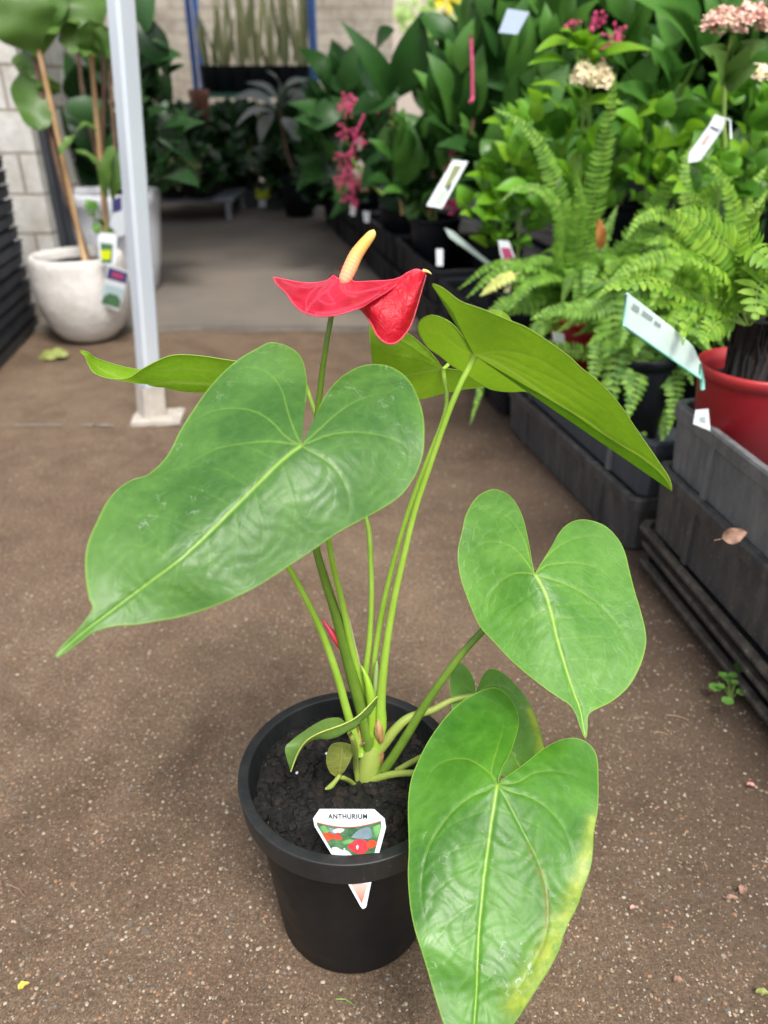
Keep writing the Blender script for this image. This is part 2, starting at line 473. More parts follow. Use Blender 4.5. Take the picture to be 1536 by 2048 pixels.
M['dry_leaf'] = simple('dry_leaf', (0.34, 0.20, 0.14), (0.22, 0.12, 0.08), 120, 0.7, 0.5, 150)
M['yellow_leaf'] = simple('yellow_leaf', (0.65, 0.52, 0.05), (0.48, 0.40, 0.08), 60, 0.6)
M['fallen'] = simple('fallen_green_leaf', (0.20, 0.26, 0.06), (0.30, 0.30, 0.09), 30, 0.6)
M['petal'] = simple('pink_petal', (0.62, 0.24, 0.22), (0.72, 0.40, 0.34), 60, 0.6)
M['rust'] = simple('rusty_frond', (0.50, 0.20, 0.05), (0.36, 0.14, 0.04), 60, 0.7)
M['terracotta'] = simple('terracotta', (0.28, 0.12, 0.07), (0.22, 0.09, 0.05), 12, 0.7)

def soil_mat():
    m, t = new_mat('potting_mix'); n = N(t)
    co = n.obj()
    geo = n.n('NewGeometry')
    col = n.ramp(n.noise(85, 6, 0.7, co), [(0.4, (0.0030, 0.0026, 0.0024)), (0.62, (0.009, 0.0075, 0.0065)), (0.82, (0.026, 0.020, 0.016))])
    col = n.mix(n.ramp(geo.outputs['Random Per Island'], [(0.8, (0,) * 3), (0.97, (0.35,) * 3)]), col, (0.055, 0.030, 0.018))
    sp = n.ramp(n.noise(420, 2, 0.5, co), [(0.72, (0,) * 3), (0.76, (1,) * 3)])
    col = n.mix(n.math('MULTIPLY', sp, 0.6), col, (0.30, 0.28, 0.25))
    nm = n.bump(n.noise(240, 5, 0.7, co), 0.9, 0.003)
    n.out(n.bsdf(col, 0.62, nm, 0.45))
    return m
M['soil'] = soil_mat()
def ground_mat():
    m, t = new_mat('aggregate_path'); n = N(t)
    co = n.obj()
    big = n.noise(1.3, 5, 0.6, co, 0.3)
    base = n.ramp(big, [(0.3, (0.104, 0.072, 0.051)), (0.55, (0.138, 0.103, 0.075)), (0.75, (0.172, 0.134, 0.100))])
    mid = n.noise(14, 5, 0.65, co)
    base = n.mix(0.55, base, n.mix(1.0, base, n.ramp(mid, [(0.3, (0.62, 0.58, 0.55)), (0.7, (1.32, 1.30, 1.26))]), 'MULTIPLY'))
    fine = n.noise(420, 4, 0.8, co)
    base = n.mix(0.9, base, n.mix(1.0, base, n.ramp(fine, [(0.32, (0.35, 0.32, 0.30)), (0.68, (1.85, 1.8, 1.7))]), 'MULTIPLY'))
    g2 = n.noise(190, 5, 0.75, co)
    base = n.mix(0.8, base, n.mix(1.0, base, n.ramp(g2, [(0.34, (0.55, 0.52, 0.50)), (0.66, (1.5, 1.48, 1.42))]), 'MULTIPLY'))
    # damp stains
    st = n.ramp(n.noise(3.1, 5, 0.7, co, 0.8), [(0.30, (0.62, 0.58, 0.55)), (0.48, (1.0,) * 3)])
    base = n.mix(1.0, base, st, 'MULTIPLY')
    # browner along the tray row, mostly painted shade of trays and plants, some soiling
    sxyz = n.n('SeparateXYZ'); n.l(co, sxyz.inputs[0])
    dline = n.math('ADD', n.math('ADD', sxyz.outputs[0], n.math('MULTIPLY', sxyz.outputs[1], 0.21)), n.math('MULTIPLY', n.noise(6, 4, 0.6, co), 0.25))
    shade_dirt = n.ramp(dline, [(0.38, (0,) * 3), (0.74, (1,) * 3)])
    base = n.mix(n.math('MULTIPLY', shade_dirt, 0.68), base, (0.050, 0.033, 0.024))
    hts = None
    wv = n.n('VectorMath', operation='ADD'); n.l(co, wv.inputs[0])
    ns2 = n.n('TexNoise'); ns2.inputs['Scale'].default_value = 180; n.l(co, ns2.inputs['Vector'])
    sc2 = n.n('VectorMath', operation='SCALE'); sc2.inputs['Scale'].default_value = 0.006
    n.l(ns2.outputs['Color'], sc2.inputs[0]); n.l(sc2.outputs[0], wv.inputs[1])
    for scale, rmin, keep, stops, amt in (
        (62, 0.20, 0.55, [(0, (0.10, 0.11, 0.11)), (0.6, (0.15, 0.15, 0.14)), (1, (0.20, 0.16, 0.13))], 0.7),
        (150, 0.27, 0.36, [(0, (0.30, 0.23, 0.16)), (0.35, (0.40, 0.34, 0.26)), (0.6, (0.36, 0.20, 0.10)), (0.68, (0.52, 0.46, 0.38)), (1, (0.26, 0.18, 0.12))], 0.8),
        (310, 0.32, 0.42, [(0, (0.26, 0.19, 0.13)), (0.5, (0.36, 0.29, 0.22)), (1, (0.46, 0.39, 0.31))], 0.8)):
        v = n.n('TexVoronoi'); v.inputs['Scale'].default_value = scale
        v.inputs['Randomness'].default_value = 1.0
        n.l(wv.outputs[0], v.inputs['Vector'])
        sp = n.n('SeparateColor'); n.l(v.outputs['Color'], sp.inputs[0])
        rad = n.math('MULTIPLY', n.math('SUBTRACT', sp.outputs[0], keep), rmin / (1 - keep))
        mk = n.math('GREATER_THAN', rad, v.outputs['Distance'])
        pat = n.ramp(n.noise(5.5, 3, 0.6, co), [(0.3, (0.35,) * 3), (0.6, (1,) * 3)])
        mk2 = n.math('MULTIPLY', mk, n.math('MULTIPLY', pat, amt))
        base = n.mix(mk2, base, n.ramp(sp.outputs[1], stops))
        hts = mk if hts is None else n.math('ADD', hts, mk)
    h = n.math('ADD', n.math('MULTIPLY', hts, 0.7), n.math('MULTIPLY', fine, 1.2))
    h = n.math('ADD', h, mid)
    nm = n.bump(h, 0.5, 0.002)
    n.out(n.bsdf(base, 0.8, nm, 0.3))
    return m
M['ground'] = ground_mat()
M['slab'] = simple('old_concrete', (0.215, 0.180, 0.145), (0.125, 0.110, 0.094), 2.2, 0.75, 0.5, 120, detail=8)
M['joint'] = simple('joint_edge', (0.17, 0.155, 0.135), (0.085, 0.068, 0.056), 9, 0.8, 0.5, 120, detail=8)

def brick_mat(name, c1, c2, mortar, bw, bh, ms=0.012):
    m, t = new_mat(name); n = N(t)
    co = n.obj()
    sep = n.n('SeparateXYZ'); n.l(co, sep.inputs[0])
    cb = n.n('CombineXYZ')
    n.l(n.math('ADD', sep.outputs[0], sep.outputs[1]), cb.inputs[0]); n.l(sep.outputs[2], cb.inputs[1])
    b = n.n('TexBrick'); n.l(cb.outputs[0], b.inputs['Vector'])
    b.inputs['Scale'].default_value = 1.0
    b.inputs['Brick Width'].default_value = bw; b.inputs['Row Height'].default_value = bh
    b.inputs['Mortar Size'].default_value = ms; b.inputs['Mortar Smooth'].default_value = 0.4
    b.inputs['Color1'].default_value = (*c1, 1); b.inputs['Color2'].default_value = (*c2, 1)
    b.inputs['Mortar'].default_value = (*mortar, 1)
    g = n.ramp(n.noise(7, 6, 0.7, co), [(0.35, (0.72, 0.69, 0.64)), (0.6, (1.05,) * 3)])
    col = n.mix(1.0, b.outputs['Color'], g, 'MULTIPLY')
    h = n.math('ADD', n.math('MULTIPLY', b.outputs['Fac'], -1.0), n.math('MULTIPLY', n.noise(40, 5, 0.6, co), 0.5))
    nm = n.bump(h, 0.8, 0.008)
    n.out(n.bsdf(col, 0.8, nm, 0.3))
    return m
M['white_brick'] = brick_mat('painted_blockwork', (0.66, 0.65, 0.62), (0.60, 0.59, 0.56), (0.40, 0.36, 0.31), 0.39, 0.128, 0.006)
M['cream_brick'] = brick_mat('cream_brickwork', (0.50, 0.45, 0.38), (0.44, 0.40, 0.34), (0.37, 0.33, 0.28), 0.24, 0.083, 0.006)
M['shade_roof'] = simple('shade_roof_sheet', (0.20, 0.20, 0.20), None, 3, 0.6)

# ------------------------------------------------------------------ setting
def flat(name, x0, x1, y0, y1, z, mat, n=1):
    mb = MB()
    mb.add([(x0, y0, z), (x1, y0, z), (x1, y1, z), (x0, y1, z)], [(0, 1, 2, 3)])
    return mb.build(name, mat, smooth=False)
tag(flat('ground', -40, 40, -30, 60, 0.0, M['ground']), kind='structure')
# slab of the covered aisle, its near edge a worn step of a few millimetres
mb = MB()
yS = float(G(500, 664)[1])
N_ = 60
front = [(-2.6 + 5.2 * i / N_, yS + 0.012 * math.sin(i * 1.7) + 0.006 * math.sin(i * 4.1), 0.0) for i in range(N_ + 1)]
mb.grid([[(a, b, 0.001) for a, b, c in front], [(a, b + 0.006, 0.012) for a, b, c in front], [(a, b + 0.035, 0.013) for a, b, c in front]], 1)
mb.grid([[(a, b + 0.035, 0.013) for a, b, c in front], [(a, 9.0, 0.013) for a, b, c in front]], 0)
tag(mb.build('path', [M['slab'], M['joint']], smooth=False), kind='structure')
# rough paint line across the path near the post
mb = MB()
rr = random.Random(3)
x = -1.5
while x < -0.42:
    L = rr.uniform(0.03, 0.10)
    yy = float(G(200, 853)[1])
    if rr.random() < 0.75:
        pts = []
        for a in np.linspace(0, 2 * math.pi, 10, endpoint=False):
            pts.append((x + L * 0.5 * math.cos(a) * rr.uniform(.8, 1.2), yy + rr.uniform(-.002, .002) + 0.004 * math.sin(a) * rr.uniform(.5, 1.3), 0.0035))
        mb.poly(pts)
    x += L * rr.uniform(0.8, 1.6)
tag(mb.build('painted_line', simple('faded_line', (0.34, 0.31, 0.28), (0.22, 0.19, 0.16), 50, 0.8), smooth=False), kind='structure')

# back wall, with the daylight opening to its right
mb = MB(); mb.box((-2.53, 7.3, 1.5), (5.2, 0.2, 3.0))
w1 = mb.build('brick_wall', M['cream_brick'], smooth=False)
tag(w1, 'cream brick wall behind the blue shelf rack at the end of the aisle', 'wall')
mb = MB(); mb.box((-2.26, 2.83 + 0.4, 1.3), (2.1, 0.8, 2.6))
wx = float(YP(70, 300, 2.83)[0])
w2 = mb.build('block_wall', M['white_brick'], smooth=False)
w2.location = (wx - (-2.26 + 1.05), 0, 0)
tag(w2, 'white painted block wall standing behind the black tray stack', 'wall')
# dark square post against the wall end
mb = MB()
a = YP(104, 300, 2.95)
mb.box((float(a[0]) - 0.035, 2.93, 1.3), (0.10, 0.10, 2.6))
mb.box((float(a[0]) + 0.022, 2.93, 1.3), (0.008, 0.07, 2.6))
p = mb.build('steel_post', M['dark_post'], smooth=False)
tag(p, 'dark charcoal square post fixed at the end of the white block wall', 'post')
mb = MB()  # dark cloth sheet added so gaps between the right-hand plants stay dark
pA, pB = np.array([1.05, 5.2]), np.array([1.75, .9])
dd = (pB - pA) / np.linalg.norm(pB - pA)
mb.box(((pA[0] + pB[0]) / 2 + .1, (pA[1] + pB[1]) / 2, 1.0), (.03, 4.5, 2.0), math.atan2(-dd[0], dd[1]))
tag(mb.build('dark_backdrop', simple('dark_shade_cloth', (0.012, 0.022, 0.014), (0.02, 0.03, 0.02), 30, .8), smooth=False), 'dark green cloth sheet added behind the right-hand row of plants to darken its gaps', 'backdrop')
# unseen cover added overhead, its span set to shade the far aisle
mb = MB(); mb.box((-0.2, 3.85, 2.75), (6.4, 3.1, 0.06))
tag(mb.build('shade_roof', M['shade_roof'], smooth=False), 'unseen grey sheet cover added to shade the far half of the plant aisle', 'shade_roof')

# ------------------------------------------------------------------ tent leg
base = G(305, 838)
top = YP(222, -260, float(base[1]) + 0.03)
t = empty('tent_leg', base, 'pale metal tent leg with a chipped white foot plate', 'post')
mb = MB()
ax = (V(top) - V(base)).normalized()
def sqtube(mb, p0, p1, w, d, ang, mi=0, ch=0.006):
    a = (V(p1) - V(p0)).normalized()
    sx = Vector((math.cos(ang), math.sin(ang), 0)); sx = (sx - a * sx.dot(a)).normalized()
    sy = a.cross(sx)
    prof = [(-w + ch, -d), (w - ch, -d), (w, -d + ch), (w, d - ch), (w - ch, d), (-w + ch, d), (-w, d - ch), (-w, -d + ch)]
    rows = [[V(q) + sx * x + sy * y for x, y in prof] for q in (p0, p1)]
    mb.grid(rows, mi, True)
ps = V(base) + ax * 0.085
sqtube(mb, ps, top, 0.0215, 0.0215, R(48))
mb.build('upright', M['zinc'], t, smooth=False)
mb = MB(); sqtube(mb, V(base) + Vector((0, 0, 0.008)), ps + ax * 0.004, 0.027, 0.027, R(38), 0, 0.004)
mb.build('foot_sleeve', M['old_paint'], t, smooth=False)
mb = MB(); c = V(base)
mb.box((c.x + 0.018, c.y - 0.005, 0.007), (0.115, 0.085, 0.012), R(4))
for dx, dy in ((-0.03, -0.03), (0.064, -0.028), (0.064, 0.02)):
    mb.tube([(c.x + dx, c.y + dy, 0.012), (c.x + dx, c.y + dy, 0.02)], 0.007, 8)
mb.build('foot_plate', M['old_paint'], t, smooth=False)

# ------------------------------------------------------------------ the anthurium
POTC = (-0.0297, 0.4775)
RIMZ = 0.191
plant = empty('potted_anthurium', (POTC[0], POTC[1], 0.0), 'anthurium with big heart-shaped leaves and one red flower in a black pot', 'potted plant')
mb = MB()
prof = [(0.0, 0.001), (0.066, 0.001), (0.0705, 0.005), (0.0725, 0.03), (0.0795, 0.105), (0.0865, 0.168)]
mb.lathe(prof, (POTC[0], POTC[1], 0), 96, 0)
pot = mb.build('pot', [M['pot']], plant)
mb = MB()
prof = [(0.0862, 0.1675), (0.0935, 0.1655), (0.0942, 0.1656), (0.0945, 0.1662), (0.0946, 0.1675), (0.0964, 0.1885), (0.0966, 0.1900), (0.0964, 0.1907), (0.0957, 0.1911), (0.0950, 0.1912), (0.0885, 0.1914), (0.0877, 0.1912), (0.0872, 0.1906), (0.0870, 0.1895), (0.0856, 0.178), (0.083, 0.158), (0.08, 0.14)]
mb.lathe(prof, (POTC[0], POTC[1], 0), 96, 0)
rim = mb.build('rim', [M['pot_rim']])
rim.parent = pot
# soil
mb = MB()
SOILZ = 0.167
def soilh(x, y):
    v = mnoise.fractal(Vector((x * 28, y * 28, 0.3)), 1.0, 2.0, 4)
    v2 = mnoise.noise(Vector((x * 110, y * 110, 3.3)))
    return SOILZ + 0.007 * v + 0.0022 * v2
rows = []
for i in range(50):
    r = 0.0850 * (i / 49)
    rows.append([(POTC[0] + r * math.cos(2 * math.pi * k / 110), POTC[1] + r * math.sin(2 * math.pi * k / 110),
                  soilh(POTC[0] + r * math.cos(2 * math.pi * k / 110), POTC[1] + r * math.sin(2 * math.pi * k / 110))) for k in range(110)])
mb.grid(rows, 0, True)
rr = random.Random(11)
def clod(mb, c, s, rr, mi=0, flatz=0.7):
    """irregular lump"""
    phi = (1 + 5 ** 0.5) / 2
    iv = [(-1, phi, 0), (1, phi, 0), (-1, -phi, 0), (1, -phi, 0), (0, -1, phi), (0, 1, phi), (0, -1, -phi), (0, 1, -phi), (phi, 0, -1), (phi, 0, 1), (-phi, 0, -1), (-phi, 0, 1)]
    fs = [(0, 11, 5), (0, 5, 1), (0, 1, 7), (0, 7, 10), (0, 10, 11), (1, 5, 9), (5, 11, 4), (11, 10, 2), (10, 7, 6), (7, 1, 8), (3, 9, 4), (3, 4, 2), (3, 2, 6), (3, 6, 8), (3, 8, 9), (4, 9, 5), (2, 4, 11), (6, 2, 10), (8, 6, 7), (9, 8, 1)]
    sx, sy, sz = rr.uniform(.6, 1.3), rr.uniform(.6, 1.2), rr.uniform(.4, .8) * flatz / .7
    an = rr.uniform(0, 6.28)
    vs = []
    for x, y, z in iv:
        k = s / 1.9 * rr.uniform(.75, 1.2)
        X, Y, Z = x * sx * k, y * sy * k, z * sz * k
        vs.append((c[0] + X * math.cos(an) - Y * math.sin(an), c[1] + X * math.sin(an) + Y * math.cos(an), c[2] + Z))
    mb.add(vs, fs, mi)
for i in range(1900):
    r = 0.0835 * math.sqrt(rr.random()); a = rr.uniform(0, 6.28)
    x, y = POTC[0] + r * math.cos(a), POTC[1] + r * math.sin(a)
    s = rr.choice([0.0012, 0.0018, 0.0018, 0.0025, 0.003, 0.0045, 0.006, 0.008])
    clod(mb, (x, y, soilh(x, y) + s * 0.15), s, rr)
mb.build('potting_mix', M['soil'], plant, smooth=False)
mb = MB()
for px, py in ((653, 1507), (594, 1545), (800, 1650)):
    q = G(px, py, SOILZ + 0.004); clod(mb, q, 0.0016, rr)
perl = mb.build('perlite', M['white_card'], plant, smooth=True)
perl['kind'] = 'stuff'

def tps(ctrl):
    c = np.array(ctrl, float); n = len(c)
    xy = c[:, :2] / 500.0
    def U(r2): return np.where(r2 > 1e-12, 0.5 * r2 * np.log(np.maximum(r2, 1e-12)), 0)
    d2 = ((xy[:, None] - xy[None]) ** 2).sum(-1)
    A = np.zeros((n + 3, n + 3)); A[:n, :n] = U(d2) + np.eye(n) * 1e-3
    A[:n, n] = 1; A[:n, n + 1:] = xy; A[n, :n] = 1; A[n + 1:, :n] = xy.T
    sol = np.linalg.lstsq(A, np.concatenate([c[:, 2], [0, 0, 0]]), rcond=None)[0]
    def f(p):
        q = p / 500.0
        d = ((q[:, None] - xy[None]) ** 2).sum(-1)
        return U(d) @ sol[:n] + sol[n] + q @ sol[n + 1:]
    return f
def segdist(p, poly, w0, w1, flat_end=True):
    """soft closeness to a tapering polyline"""
    best = np.zeros(len(p)); wide = np.zeros(len(p))
    n = len(poly) - 1
    for i in range(n):
        a, b = poly[i], poly[i + 1]
        ab = b - a; L2 = (ab ** 2).sum() + 1e-9
        t = np.clip(((p - a) @ ab) / L2, 0, 1)
        d = np.linalg.norm(p - (a + t[:, None] * ab), axis=1)
        wd = w0 + (w1 - w0) * (i + t) / n
        if flat_end: best = np.maximum(best, np.exp(-(d / wd) ** 2))
        fd = 1.0 if flat_end else np.clip(1.25 * (1 - (i + t) / n), 0, 1) ** .7
        best = np.maximum(best, np.exp(-(d / wd) ** 2) * fd) if not flat_end else best
        wide = np.maximum(wide, np.exp(-(d / (wd * 3.2)) ** 2) * fd)
    return best, wide
def pts_of(s, ox=0, oy=0, k=1.0):
    v = [float(q) for q in s.replace(';', ' ').replace(',', ' ').split()]
    return [(ox + v[i] / k, oy + v[i + 1] / k) for i in range(0, len(v), 2)]
def set_attr(me, name, arr):
    a = me.attributes.new(name, 'FLOAT', 'POINT')
    a.data.foreach_set('value', np.asarray(arr, dtype=np.float32))

def heart_leaf(J, margin, midrib, veins, depth, mat, parent, ridge=1.0, step=3.0, nr=70, yellow=None, brown=None,
               lateral=True, vw=3.4, edge_r=0.00033, tipi=None, label=None, wave=0.0012, seed=0, latstrength=0.4, lat_side=0.0):
    J = np.array(J, float)
    mg = np.array(margin, float)
    L = np.linalg.norm(np.diff(mg, axis=0), axis=1).sum()
    ns = int(L / step)
    m = crom(mg, ns)
    u = np.linspace(0, 1, nr) ** 0.9
    px = J[None, None] + u[:, None, None] * (m - J)[None]
    p = px.reshape(-1, 2)
    uu = np.repeat(u, ns)
    df = tps(depth)
    d = df(p)
    vein = np.zeros(len(p)); wide = np.zeros(len(p))
    mid = crom(midrib, 26)
    b, wd = segdist(p, mid, vw * 1.05, vw * 0.35)
    vein = np.maximum(vein, b * 0.85); wide = np.maximum(wide, wd)
    for v in veins:
        vp = crom([tuple(J)] + list(v), 14)
        b, wd = segdist(p, vp, vw * 0.62, vw * 0.34, False)
        vein = np.maximum(vein, b * 0.36); wide = np.maximum(wide, wd * 0.7)
    if lateral:
        T = mid[-1]; axis = (T - J) / np.linalg.norm(T - J)
        LL = np.linalg.norm(T - J)
        perp = np.array([-axis[1], axis[0]])
        pr = ((m - J) @ axis) / LL; sd_ = (m - J) @ perp
        rg = random.Random(seed)
        for side in (-1, 1):
            for f in (0.10, 0.20, 0.31, 0.42, 0.53, 0.64, 0.75):
                f2 = min(0.95, f + 0.17 + rg.uniform(-.02, .02))
                cand = np.where(np.sign(sd_) == side)[0]
                if len(cand) == 0: continue
                e = m[cand[np.argmin(np.abs(pr[cand] - f2))]]
                s0 = mid[int(f * 25)]
                q = s0 + (e - s0) * 0.5 - axis * LL * 0.03
                e2 = s0 + (e - s0) * 0.86 + axis * LL * 0.01
                vp = crom([s0, q, e2], 10)
                b, wd = segdist(p, vp, vw * 0.6, vw * 0.35, False)
                vein = np.maximum(vein, b * latstrength * 0.32); wide = np.maximum(wide, wd * 0.28)
    rg = np.random.RandomState(seed + 5)
    ph = rg.rand(6) * 6.28
    X, Y = p[:, 0] / 100, p[:, 1] / 100
    wv = (np.sin(X * 1.9 + Y * 1.1 + ph[0]) + np.sin(Y * 2.3 - X * 1.2 + ph[1]) + 0.6 * np.sin(X * 4.1 + ph[2] + Y * 1.5) + 0.5 * np.sin(Y * 4.9 - X * 2.2 + ph[3]))
    d = d + wave * wv * uu ** 1.5 * 0.8
    wr = np.sin(X * 11 + 2.2 * np.sin(Y * 5 + ph[4]) + ph[5]) * np.sin(Y * 13 + 2 * np.sin(X * 6 + ph[2]))
    d = d + 0.00022 * wr * np.clip((1 - uu) * 6, 0, 1)
    d = d + ridge * 0.0008 * wide * np.clip((1 - uu) * 8, 0, 1)
    rays = (XV[None] * ((p[:, 0] - 768) / FPX)[:, None] + UV[None] * ((1024 - p[:, 1]) / FPX)[:, None] + FV[None])
    W = CO[None] + rays * d[:, None]
    fs = []
    for i in range(nr - 1):
        o0, o1 = i * ns, (i + 1) * ns
        for j in range(ns - 1):
            if i == 0: fs.append((o0, o1 + j, o1 + j + 1))
            else: fs.append((o0 + j, o1 + j, o1 + j + 1, o0 + j + 1))
    mb = MB()
    mb.add(W, fs)
    n0 = len(mb.v)
    mb.tube(W[(nr - 1) * ns:][::2], edge_r, 5, 0, False)
    o = mb.build('leaf', mat, parent)
    nv = len(mb.v)
    edge = np.ones(nv); ea = 0.5 if ridge > 0 else 0.85
    edge[:n0] = np.clip((uu - (1 - 0.012)) / 0.012, 0, 1) * ea
    edge[n0:] = ea
    vv = np.zeros(nv); vv[:n0] = np.clip(vein, 0, 1)
    yy = np.zeros(nv); bb = np.zeros(nv)
    if yellow is not None:
        poly, w0, w1, k = yellow
        yy[:n0] = segdist(p, crom(poly, 14), w0, w1)[0] * k
    if brown is not None:
        poly, w0, w1, k = brown
        bb[:n0] = segdist(p, crom(poly, 14), w0, w1)[0] * k
    for nme, ar in (('vein', vv), ('edge', edge), ('yellow', yy), ('brown', bb)): set_attr(o.data, nme, ar)
    if label: o['label'] = label
    return o
def adopt(o, parent):
    o.parent = parent
    o.matrix_parent_inverse = Matrix.Translation(parent.location).inverted()
    return o
def stem(name, path, mat, parent=None, n=12, samples=40):
    """path: (px, py, depth, width in px)"""
    path = [(a, b, d if d < .675 else .675 + (d - .675) * .45, wd) for a, b, d, wd in path]
    c = crom([(P(a, b, d)[0], P(a, b, d)[1], P(a, b, d)[2], wd / 2 / FPX * d) for a, b, d, wd in path], samples)
    mb = MB(); mb.tube([q[:3] for q in c], [q[3] for q in c], n)
    o = mb.build(name, mat)
    return adopt(o, parent or plant)
def px_loft(rows, nu=60, nv=40):
    """rows of (px,py,d) control points -> smooth grid of places, plus picture coords"""
    R_ = [crom(r, nv) for r in rows]
    cols = [crom([R_[i][j] for i in range(len(R_))], nu) for j in range(nv)]
    g = np.array(cols).transpose(1, 0, 2)
    return g

ROOT_D = 0.695
# --- large front leaf
JA = (603, 891)
marA = pts_of("968,446 965,400 972,340 980,280 985,200 970,120 940,80 890,55 840,50 790,75 730,110 670,160 610,225 550,310 500,390 460,470 420,520 370,560 320,575 270,605 220,660 180,740 150,810 137,880 140,960 152,1030 165,1068 140,1110 100,1160 50,1210 22,1255 55,1240 110,1200 170,1158 250,1136 330,1130 420,1115 500,1100 600,1070 700,1030 800,980 900,915 1000,850 1100,780 1200,725 1290,675 1350,630 1400,560 1430,480 1436,400 1430,320 1400,230 1360,175 1300,140 1230,133 1170,150 1110,190 1060,250 1030,310 1000,380 972,446", 100, 660, 1.92)
midA = [JA] + pts_of("940,460 880,510 800,590 700,690 600,790 500,880 400,955 300,1030 200,1105 110,1175 22,1255", 100, 660, 1.92)
k = (100, 660, 1.92)
veinsA = [pts_of("880,430 820,428 740,436 650,452 580,485 520,520 460,545", *k), pts_of("910,415 850,350 780,310 700,300 620,312 550,350 500,400", *k),
          pts_of("940,390 915,320 890,230 850,175 800,148 740,145 690,170", *k), pts_of("1000,430 1060,405 1140,392 1220,395 1300,412 1360,440 1382,480 1370,540 1340,590", *k),
          pts_of("1000,465 1060,500 1110,550 1140,610 1152,670 1140,740", *k), pts_of("1030,385 1090,330 1160,280 1240,250 1320,235", *k)]
depA = [(603, 891, .470), (538, 690, .535), (613, 764, .512), (340, 905, .486), (430, 760, .516), (171, 1118, .438), (111, 1314, .410), (360, 1118, .438), (412, 1217, .440), (621, 1103, .458), (772, 1012, .478), (848, 868, .500), (777, 733, .532), (725, 900, .480), (465, 1019, .452), (260, 970, .468), (240, 1250, .430)]
LA = heart_leaf(JA, marA, midA, veinsA, depA, M['leaf_top'], plant, step=2.6, nr=170, seed=1, label='largest heart-shaped leaf in front, pointing down left', wave=0.0013, vw=3.2)
# --- right leaf with its face to us
JE = (1070, 1149)
k = (900, 800, 2.415)
marE = pts_of("405,838 395,790 385,720 360,600 335,530 300,475 255,443 200,433 130,470 80,550 60,630 38,740 50,850 75,930 110,1020 150,1100 210,1165 300,1260 400,1345 500,1420 570,1465 605,1510 630,1580 655,1635 663,1580 665,1530 690,1500 780,1455 860,1385 910,1300 940,1210 945,1130 920,1020 890,920 865,820 845,740 810,670 750,610 680,583 620,580 570,600 530,640 490,710 450,775 412,838", *k)
midE = [JE] + pts_of("440,890 470,960 495,1050 515,1140 540,1230 570,1330 600,1420 630,1500 655,1635", *k)
veinsE = [pts_of("370,835 310,838 250,870 200,930 180,1000 190,1070", *k), pts_of("360,770 310,715 250,690 190,682 140,700 110,740", *k), pts_of("385,760 360,680 320,610 270,560 220,540", *k),
          pts_of("470,860 540,880 620,920 700,970 780,1050 840,1130 870,1200 870,1260", *k), pts_of("460,800 520,790 600,785 680,800 750,840 810,900", *k), pts_of("450,775 520,710 600,670 690,655 760,665", *k)]
depE = [(1070, 1149, .600), (983, 985, .650), (916, 1106, .628), (1182, 1045, .640), (1250, 1106, .628), (1291, 1268, .590), (1171, 1477, .545), (987, 1282, .585), (1107, 1388, .560), (1120, 1260, .580), (1223, 1402, .563), (1000, 1180, .606), (1180, 1180, .604)]
LE = heart_leaf(JE, marE, midE, veinsE, depE, M['leaf_mid'], plant, step=3, nr=110, seed=2, label='pale green leaf facing up at the right', vw=2.8)
# --- lowest front leaf, yellowing
JG = (995, 1568)
k = (800, 1300, 2.738)
marG = pts_of("535,735 540,690 560,640 590,590 625,500 645,430 648,370 630,310 595,255 545,215 500,208 430,230 350,275 280,335 210,420 150,510 105,600 65,700 48,800 45,900 48,1000 50,1100 45,1200 48,1300 60,1420 85,1540 120,1650 160,1780 200,1920 235,2030 275,2130 340,2230 390,2320 420,2250 500,2180 570,2110 620,2048 680,1960 750,1850 820,1740 870,1640 895,1560 930,1480 970,1400 1000,1310 1040,1200 1055,1100 1060,1000 1078,900 1085,800 1085,700 1080,600 1060,545 1020,505 960,483 890,490 820,520 760,560 700,610 640,655 545,722", *k)
midG = [JG] + pts_of("515,860 500,950 480,1100 460,1250 445,1400 432,1550 425,1700 420,1850 410,2000 400,2150 390,2320", *k)
veinsG = [pts_of("460,775 390,800 300,870 220,970 150,1100 120,1250 120,1380 145,1500", *k), pts_of("520,700 450,640 380,600 300,595 220,620 160,680 130,760", *k),
          pts_of("640,725 720,678 800,662 870,665 960,690 1010,740", *k), pts_of("600,850 650,950 730,1100 780,1220 805,1340 810,1480 790,1600 730,1720 650,1850 580,1980", *k),
          pts_of("590,770 700,800 800,860 880,950 930,1060 950,1180", *k), pts_of("500,680 520,580 560,450 570,350", *k)]
depG = [(995, 1568, .575), (983, 1380, .635), (877, 1453, .620), (816, 1629, .575), (1151, 1480, .610), (1196, 1580, .588), (1187, 1665, .570), (970, 1750, .548), (818, 1775, .548), (1140, 1840, .535), (955, 1930, .520), (942, 2147, .490), (870, 2000, .505), (1030, 2040, .500), (1034, 1430, .622)]
LG = heart_leaf(JG, marG, midG, veinsG, depG, M['leaf_low'], plant, step=3, nr=130, seed=3, vw=2.8,
    yellow=([(1186, 1640), (1172, 1720), (1150, 1790), (1118, 1860), (1085, 1930), (1040, 2010)], 12, 34, 1.0),
    brown=([(1060, 1690), (1085, 1760), (1095, 1810), (1090, 1870), (1080, 1910)], 7, 5, 0.9), label='lowest leaf at the front, its right edge turning yellow')
